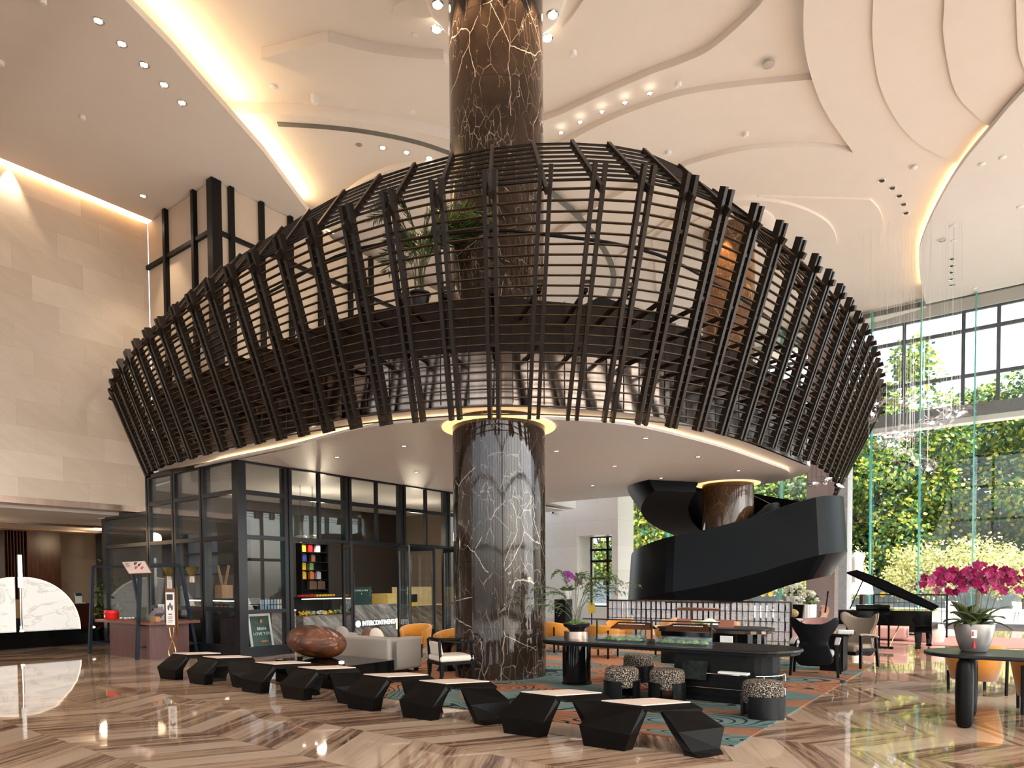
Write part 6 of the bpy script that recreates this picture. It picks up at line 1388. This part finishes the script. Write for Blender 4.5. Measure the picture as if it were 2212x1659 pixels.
# ================================================================ crystal chandelier by the windows
random.seed(17)
cc = atY(1992, 930, 20.0); ch = thing('crystal_chandelier', 'swirling chandelier of clear glass leaves hung on fine wires by the window wall', 'chandelier', cc)
mb = MB(); wr = MB(); gl = MB()
path = catmull([atY(x, y, Y) for x, y, Y in [(1880, 905, 20.6), (1900, 872, 20.6), (1950, 868, 20.3), (2010, 868, 20), (2060, 880, 19.7), (2075, 892, 19.5), (2040, 906, 19.4), (2000, 918, 19.4), (1960, 938, 19.5), (1915, 946, 19.8), (1925, 965, 20), (1960, 985, 20), (1990, 995, 19.8), (2005, 1015, 19.6)]], 14)
for i, c in enumerate(path):
    t = (path[min(i + 1, len(path) - 1)] - path[max(i - 1, 0)]).normalized()
    for k in range(2):
        p = c + Vector((random.gauss(0, .16), random.gauss(0, .2), random.gauss(0, .10))); dd = t * random.choice((-1, 1)) + Vector((random.gauss(0, .5), random.gauss(0, .5), random.gauss(0, .25)))
        mb.leaf(p - cc, dd, random.uniform(.2, .36), random.uniform(.08, .13), bend=random.uniform(-.12, .12)); 
        if k == 0 and i % 4 == 0: wr.bar(p - cc, Vector((p.x, p.y, 11.9)) - cc, .003, .003)
    if i % 22 == 5: gl.ell(c - cc, (.05, .05, .05), 8, 6)
mb.build('glass_leaves', CRYST, ch); wr.build('wires', P('fine_wire', (.5, .5, .5), .3, .6), ch); gl.build('bulbs', LEDW, ch)
cc = atY(1775, 1040, 19.0); ch = thing('crystal_leaf_cluster', 'small cluster of glass leaves on wires under the right end of the lattice', 'chandelier', cc); mb = MB(); wr = MB()
for k in range(34):
    p = Vector((random.uniform(-.55, .6), random.gauss(0, .2), 0)); p.z = p.x * .1 + random.gauss(0, .07); mb.leaf(p, (random.choice((-1, 1)), random.gauss(0, .4), random.gauss(0, .3)), .28, .1, bend=random.uniform(-.1, .1))
    if k % 4 == 0: wr.bar(p, p + Vector((0, 0, 3.0)), .006, .006)
mb.build('glass_leaves', CRYST, ch); wr.build('wires', BLACKM, ch)
# ================================================================ outside
mb = MB(); mb.ob(-60, 40, 31.2, 90, -.25, -.05); struct('ground', mb, PAVE)
mb = MB(); mb.ob(-60, 40, 47.0, 47.4, -.05, 1.42); struct('wall_garden', mb, HEDGEW)
mb = MB(); mb.ob(-60, 40, 36.2, 36.8, -.05, .38); struct('trim_13', mb, P('pale_kerb', (.6, .57, .52), .7))
for k, px in enumerate((1596, 1648, 1665, 1806, 1830, 1907)):
    p = onB(px, 1284, 46.97); mb = MB(); mb.cyl((0, -.05, 0), (0, 0.02, 0), .16, n=20); o = mb.build('wall_medallion', GTEXT); o.location = p; o.rotation_euler = (0, 0, BA); tag(o, 'round gold medallion on the grey garden wall outside', 'medallion', 'gold medallions on the garden wall')
random.seed(77)
def tree(name, label, a, b, h0, h1, rad, n, lm, leaf, group, lean=0):
    p = W(a, b, -.05); t = thing(name, label, 'tree', p, 0, group); mb = MB()
    mb.tube([(0, 0, 0), (.1, .05, h0 * .5), (lean, 0, h0), (lean * 1.5, .1, (h0 + h1) * .5)], .22 * rad / 4 + .03, 8, taper=.05)
    for k in range(6): an = random.uniform(0, 6.28); mb.tube([(lean, 0, h0 * (.7 + .1 * k)), (lean + rad * .5 * math.cos(an), rad * .5 * math.sin(an), h0 + (h1 - h0) * (.2 + .1 * k))], .07 * rad / 4 + .015, 6, taper=.02)
    mb.build('trunk', BARK, t)
    mb = MB(); cl = []
    for k in range(46):
        u = random.random(); rr_ = rad * (math.sin(math.pi * min(.92, .16 + .8 * u)) ** .7); an = random.uniform(0, 6.28); q = random.uniform(.35, 1) * rr_
        cl.append((Vector((lean + q * math.cos(an), q * math.sin(an), h0 + (h1 - h0) * u)), rad * random.uniform(.22, .38)))
    for k in range(n):
        c, r = random.choice(cl); d = Vector((random.gauss(0, 1), random.gauss(0, 1), random.gauss(0, 1))).normalized()
        mb.leaf(c + d * r * random.uniform(.6, 1.05), d + Vector((random.gauss(0, .7), random.gauss(0, .7), -.3)), leaf * random.uniform(.7, 1.2), leaf * .75, nrm=d)
    mb.build('crown', lm, t)
desc = ['tall leafy plane tree outside the glass, seen left of the staircase', 'tall plane tree seen through the gap above the staircase', 'tall plane tree outside behind the staircase', 'tall plane tree outside right of the granite pier', 'tall plane tree outside behind the piano, topping the upper window', 'tall plane tree outside behind the orchids', 'tall plane tree outside at the right edge of the window wall']
for k, (a, h1) in enumerate([(-27, 13.5), (-21.5, 14), (-16, 13.5), (-11, 13.0), (-6.5, 15.6), (-1.5, 12.8), (3.5, 14.6)]):
    tree('plane_tree', desc[k], a, 48.6 + (k % 2) * 1.5, 2.6, h1, 3.9, 13000, LMAT, .27, 'plane trees outside the window wall', random.uniform(-.4, .4))
for k, a in enumerate((-24, -18.5, -13.5, -9, -4, 1, 6)):
    tree('backdrop_tree', 'blue green tree standing behind the plane trees outside', a, 55, 2.0, 10.5 + (k % 3) * 1.3, 4.2, 6500, BLUEL, .36, 'blue green trees behind the plane trees')
ml = ['yellow green young maple outside the glass, left of the closed parasol', 'yellow green young maple outside between parasol and piano lid', 'yellow green young maple outside behind the orchids', 'yellow green young maple outside by the street sign at the right edge', 'yellow green young maple outside behind the white planters']
for k, (px, b) in enumerate(((1815, 43.5), (1985, 44), (2110, 43), (2210, 44), (1690, 44))):
    tree('maple_tree', ml[k], a_at(px, b), b, 1.35, 3.0 + .2 * (k % 3), 2.2, 3600, LMAT2, .15, 'young maples outside')
for k, (px, b) in enumerate(((1400, 40), (1470, 41))): tree('maple_tree', ['yellow green garden tree outside, left in the gap beside the white wall', 'yellow green garden tree outside, right in the gap beside the white wall'][k], a_at(px, b), b, 2.0, 8.5, 2.4, 3200, LMAT, .3, 'garden trees in the gap')
p = atY(1848, 1300, 36.5); p.z = -.05
um = thing('closed_parasol', 'closed beige parasol standing outside the glass', 'parasol', p)
mb = MB(); mb.cyl((-.35, 0, 0), (-.35, 0, 3.1), .06, n=10); mb.bar((-.35, 0, 3.05), (.05, 0, 3.2), .06, .06); mb.build('pole', BLACKM, um)
mb = MB(); n = 24; mb.rings([[Vector((math.cos(2 * math.pi * k / n) * r * (1 + .18 * (k % 3 == 0)) + .08, math.sin(2 * math.pi * k / n) * r, z)) for k in range(n)] for z, r in ((.95, .12), (1.3, .2), (2.0, .26), (2.7, .27), (2.95, .34), (3.1, .26), (3.28, .05))]); mb.build('canopy', CANVAS, um, smooth=True)
mb = MB(); mb.bx(-.6, .3, -.4, .4, 0, .12); mb.build('base', STONE, um)
p = atY(2165, 1210, 39); sn = thing('street_sign', 'green street sign on a post outside at the right', 'sign', Vector((p.x, p.y, -.05)), 0)
mb = MB(); mb.bx(-.4, .4, -.03, .03, p.z + .05 - .11, p.z + .05 + .11); mb.build('panel', P('sign_green', (.02, .10, .08), .4), sn); mb = MB(); mb.cyl((.0, .05, 0), (.0, .05, p.z + .1), .03, n=8); mb.build('post', STONE, sn)
text('停车出口', .12, WTEXT, sn, (-.02, -.035, p.z + .05 + .045), (R_(90), 0, 0)); text('EXIT', .075, WTEXT, sn, (-.02, -.035, p.z + .05 - .06), (R_(90), 0, 0))
for k in range(2):
    t = thing('garden_chair', 'white garden chair outside the glass, %s' % ('behind the orchid leaves' if k else 'right of the grid screen'), 'chair', onB((2062, 2208)[k], 1345, 34.5), R_(20 + 50 * k)); z0 = -t.location.z - .05
    mb = MB(); mb.lathe([(.3, z0 + .42), (.33, z0 + .46), (0, z0 + .45)], n=20); mb.build('seat', WHITEC, t); mb = MB(); mb.rings([[Vector((math.cos(R_(a)) * r, math.sin(R_(a)) * r, z0 + z)) for r, z in ((.32, .45), (.36, .82), (.33, .82), (.29, .45))] for a in range(20, 161, 14)]); mb.build('backrest', WHITEC, t)
    for q in range(4): mb = MB(); mb.cyl((.22 * (-1) ** q, .22 * (-1) ** (q // 2), z0), (.18 * (-1) ** q, .18 * (-1) ** (q // 2), z0 + .44), .018, n=6); mb.build('leg', STONE, t)
# ================================================================ ceiling fixtures
ORD = ['first', 'second', 'third', 'fourth', 'fifth', 'sixth', 'seventh', 'eighth', 'ninth', 'tenth', 'eleventh', 'twelfth']
def rim(mb, r, h=.012): mb.lathe([(r, 0), (r * 1.22, 0), (r * 1.22, h), (r, h)], n=20, cap=False); mb.bm.verts.ensure_lookup_table()
def downlight(pts, z, r, label, group, power=0, lit=True, ang=62, tgt=None, col=(1, .80, .58)):
    for i, (x, y) in enumerate(pts):
        p = atZ(x, y, z - .012); t = thing('downlight', label % ORD[i] if '%s' in label else label, 'downlight', p, 0, group)
        mb = MB(); mb.lathe([(r * .8, .003), (r, -.006), (r * 1.15, 0), (r * 1.15, .012), (r * .8, .012)], n=20, cap=False); mb.build('trim', CHROME, t, smooth=True)
        mb = MB(); mb.lathe([(r * .8, .004), (0, .004)], n=16, cap=False); mb.build('lens', LEDW if lit else DARKH, t)
        if power: spot(t, (0, 0, -.03), power, col, ang, .5, .06, tgt=None if tgt is None else tgt - p)
HI = 170
downlight([(212, 46), (263, 96), (311, 141), (354, 184), (393, 223)], 11.7, .085, 'recessed downlight in the slanting row on the left soffit, %s from the frame top', 'downlights on the left soffit', HI)
downlight([(22, 358), (309, 424)], 11.7, .085, 'recessed downlight near the stone wall on the left soffit, %s from the left', 'downlights by the stone wall', HI)
downlight([(1404, 202), (1350, 222), (1300, 242), (1253, 264), (1212, 287)], 12.07, .06, 'recessed downlight right of the marble column, %s in the row counted from the right', 'downlights right of the column', HI * .8)
downlight([(827, 320), (878, 330), (927, 342)], 12.10, .08, 'recessed downlight left of the marble column, %s in the row from the left', 'downlights left of the column', HI * .8)
downlight([(1905, 391), (1928, 407), (1943, 424), (1952, 442), (1957, 461)], 11.94, .08, 'dark recessed downlight in the short curve beside the right cove, %s from the top', 'downlights beside the right cove', HI, False)
downlight([(2057, 560), (2056, 575), (2055, 589), (2055, 603), (2057, 616)], 11.7, .085, 'dark recessed downlight in the straight row on the right soffit, %s from the top', 'downlights on the right soffit', HI, False)
for x, y in ((945, 10), (943, 63), (1194, 32), (1182, 82)):
    p = atZ(x, y, 12.11); dlab = {945: 'upper left', 943: 'lower left', 1194: 'upper right', 1182: 'lower right'}[x]
    t = thing('column_spotlight', 'bright spotlight in the round collar at the column top, %s' % dlab, 'spotlight', p, 0, 'spotlights in the column collar')
    mb = MB(); mb.ell((0, 0, 0), (.085, .085, .05), 16, 8); mb.build('lens', LEDW, t); mb = MB(); mb.lathe([(.09, -.01), (.11, 0), (.09, .01)], n=20, cap=False); mb.build('trim', CHROME, t)
for k in range(14):
    an = 2 * math.pi * (k + .5) / 14; d = Vector((math.cos(an), math.sin(an), 0)); spot(None, C1 + d * 1.10 + Vector((0, 0, 12.05)), 380, (1, .70, .42), 38, .5, .03, tgt=C1 + d * .84 + Vector((0, 0, 10.4)))
for k in range(8):
    an = 2 * math.pi * (k + .5) / 8; d = Vector((math.cos(an), math.sin(an), 0)); spot(None, C2 + d * .98 + Vector((0, 0, 11.62)), 320, (1, .62, .28), 40, .5, .03, tgt=C2 + d * .72 + Vector((0, 0, 10.0)))
downlight([(873, 964), (1202, 975), (1395, 947), (1328, 1007), (1508, 987), (1428, 1033), (1280, 1049), (1595, 1017)], FZ - .10, .06, 'square bright downlight in the white mezzanine soffit right of the shop, %s of its scatter', 'downlights in the mezzanine soffit', 110, ang=100, col=(1, .93, .84))
downlight([(728, 988), (900, 1020)], FZ - .10, .06, 'bright downlight in the mezzanine soffit over the shop front, %s from the left', 'downlights over the shop front', 110, ang=100, col=(1, .93, .84))
def puck(pts, z, r, h, nm, label, cat, group, mat=PLASTIC):
    for i, (x, y) in enumerate(pts):
        p = atZ(x, y, z - h * .5); mb = MB(); mb.lathe([(0, -h), (r * .7, -h), (r, -h * .45), (r, h * .5), (0, h * .5)], n=18); o = mb.build(nm, mat, smooth=True); o.location = p; tag(o, label % ORD[i % 12] if '%s' in label else label, cat, group)
puck([(93, 3), (179, 254), (2, 136)], 11.7, .06, .05, 'smoke_detector', 'small white detector on the left soffit, %s counted from the top', 'detector', 'detectors on the left soffit')
puck([(680, 212)], 12.352, .085, .12, 'smoke_detector', 'white dome detector left of the column on the cove lit ceiling', 'detector', None)
puck([(590, 187), (897, 77), (891, 243), (662, 352)], 12.352, .075, .02, 'sprinkler_cap', 'flat white sprinkler cap left of the column, %s of the four', 'sprinkler', 'sprinkler caps left of the column')
puck([(1238, 115), (1465, 182), (1444, 330), (1611, 290), (1697, 400), (1775, 411), (1847, 238), (1902, 310)], 12.07, .07, .05, 'sprinkler_cap', 'small white sprinkler cap on the tiered ceiling, %s counted from the column rightwards', 'sprinkler', 'sprinkler caps on the tiered ceiling')
puck([(2120, 118), (1974, 363)], 11.9, .075, .03, 'sprinkler_cap', 'white sprinkler cap near the right cove, %s from the top', 'sprinkler', 'sprinkler caps near the right cove')
puck([(2121, 355), (2166, 341), (2204, 447), (2058, 489), (2061, 520), (2105, 623)], 11.7, .08, .02, 'ceiling_speaker', 'flat white ceiling disc on the right soffit, %s of the six', 'speaker', 'flat discs on the right soffit')
SPK = P('speaker_grille', (.4, .37, .34), .6)
puck([(1660, 140), (775, 311)], 12.13, .12, .02, 'ceiling_speaker', 'round grey ceiling speaker, %s of the pair counted from the right', 'speaker', 'round grey speakers', SPK)
p = onB(1190, 1106, BW - .1); cv_ = thing('security_camera', 'small white security camera on the white back wall', 'camera', p, BA)
mb = MB(); mb.bx(-.03, .03, -.02, .1, -.02, .06); mb.build('bracket', PLASTIC, cv_); mb = MB(); mb.cyl((-.1, -.06, 0), (.16, -.1, -.05), .06, n=12); mb.build('body', PLASTIC, cv_); mb = MB(); mb.cyl((.16, -.1, -.05), (.19, -.105, -.055), .045, n=12); mb.build('lens', BLACKM, cv_)
for a, b, e in ((-6, 1, 200), (0, 3, 200), (-12, 3, 200), (6, 9, 250), (6, 18, 250), (2, 13, 250), (4, -5, 200), (-5, -6, 200), (-14, -3, 200), (-2, 24, 200), (-8, 24, 200)):  # extra downlights added to light the hall, no fittings seen there
    t = thing('downlight', 'recessed downlight added in the high ceiling to light the hall', 'downlight', W(a, b, 11.66), 0, 'downlights added in the high ceiling for room light'); mb = MB(); mb.lathe([(.08, 0), (.1, 0), (.1, .02), (.08, .02)], n=16, cap=False); mb.build('trim', CHROME, t); spot(t, (0, 0, -.03), e, (1, .84, .64), 75, .6, .08)
for p, e in ((W(-24, 6, 3.3), 30), (W(-25.5, 10.5, 3.3), 25)):
    d = bpy.data.lights.new('lobby_lamp', 'POINT'); d.energy = e; d.color = (1, .75, .48); d.shadow_soft_size = .2; o = bpy.data.objects.new('lobby_lamp', d); COL.objects.link(o); o.location = p
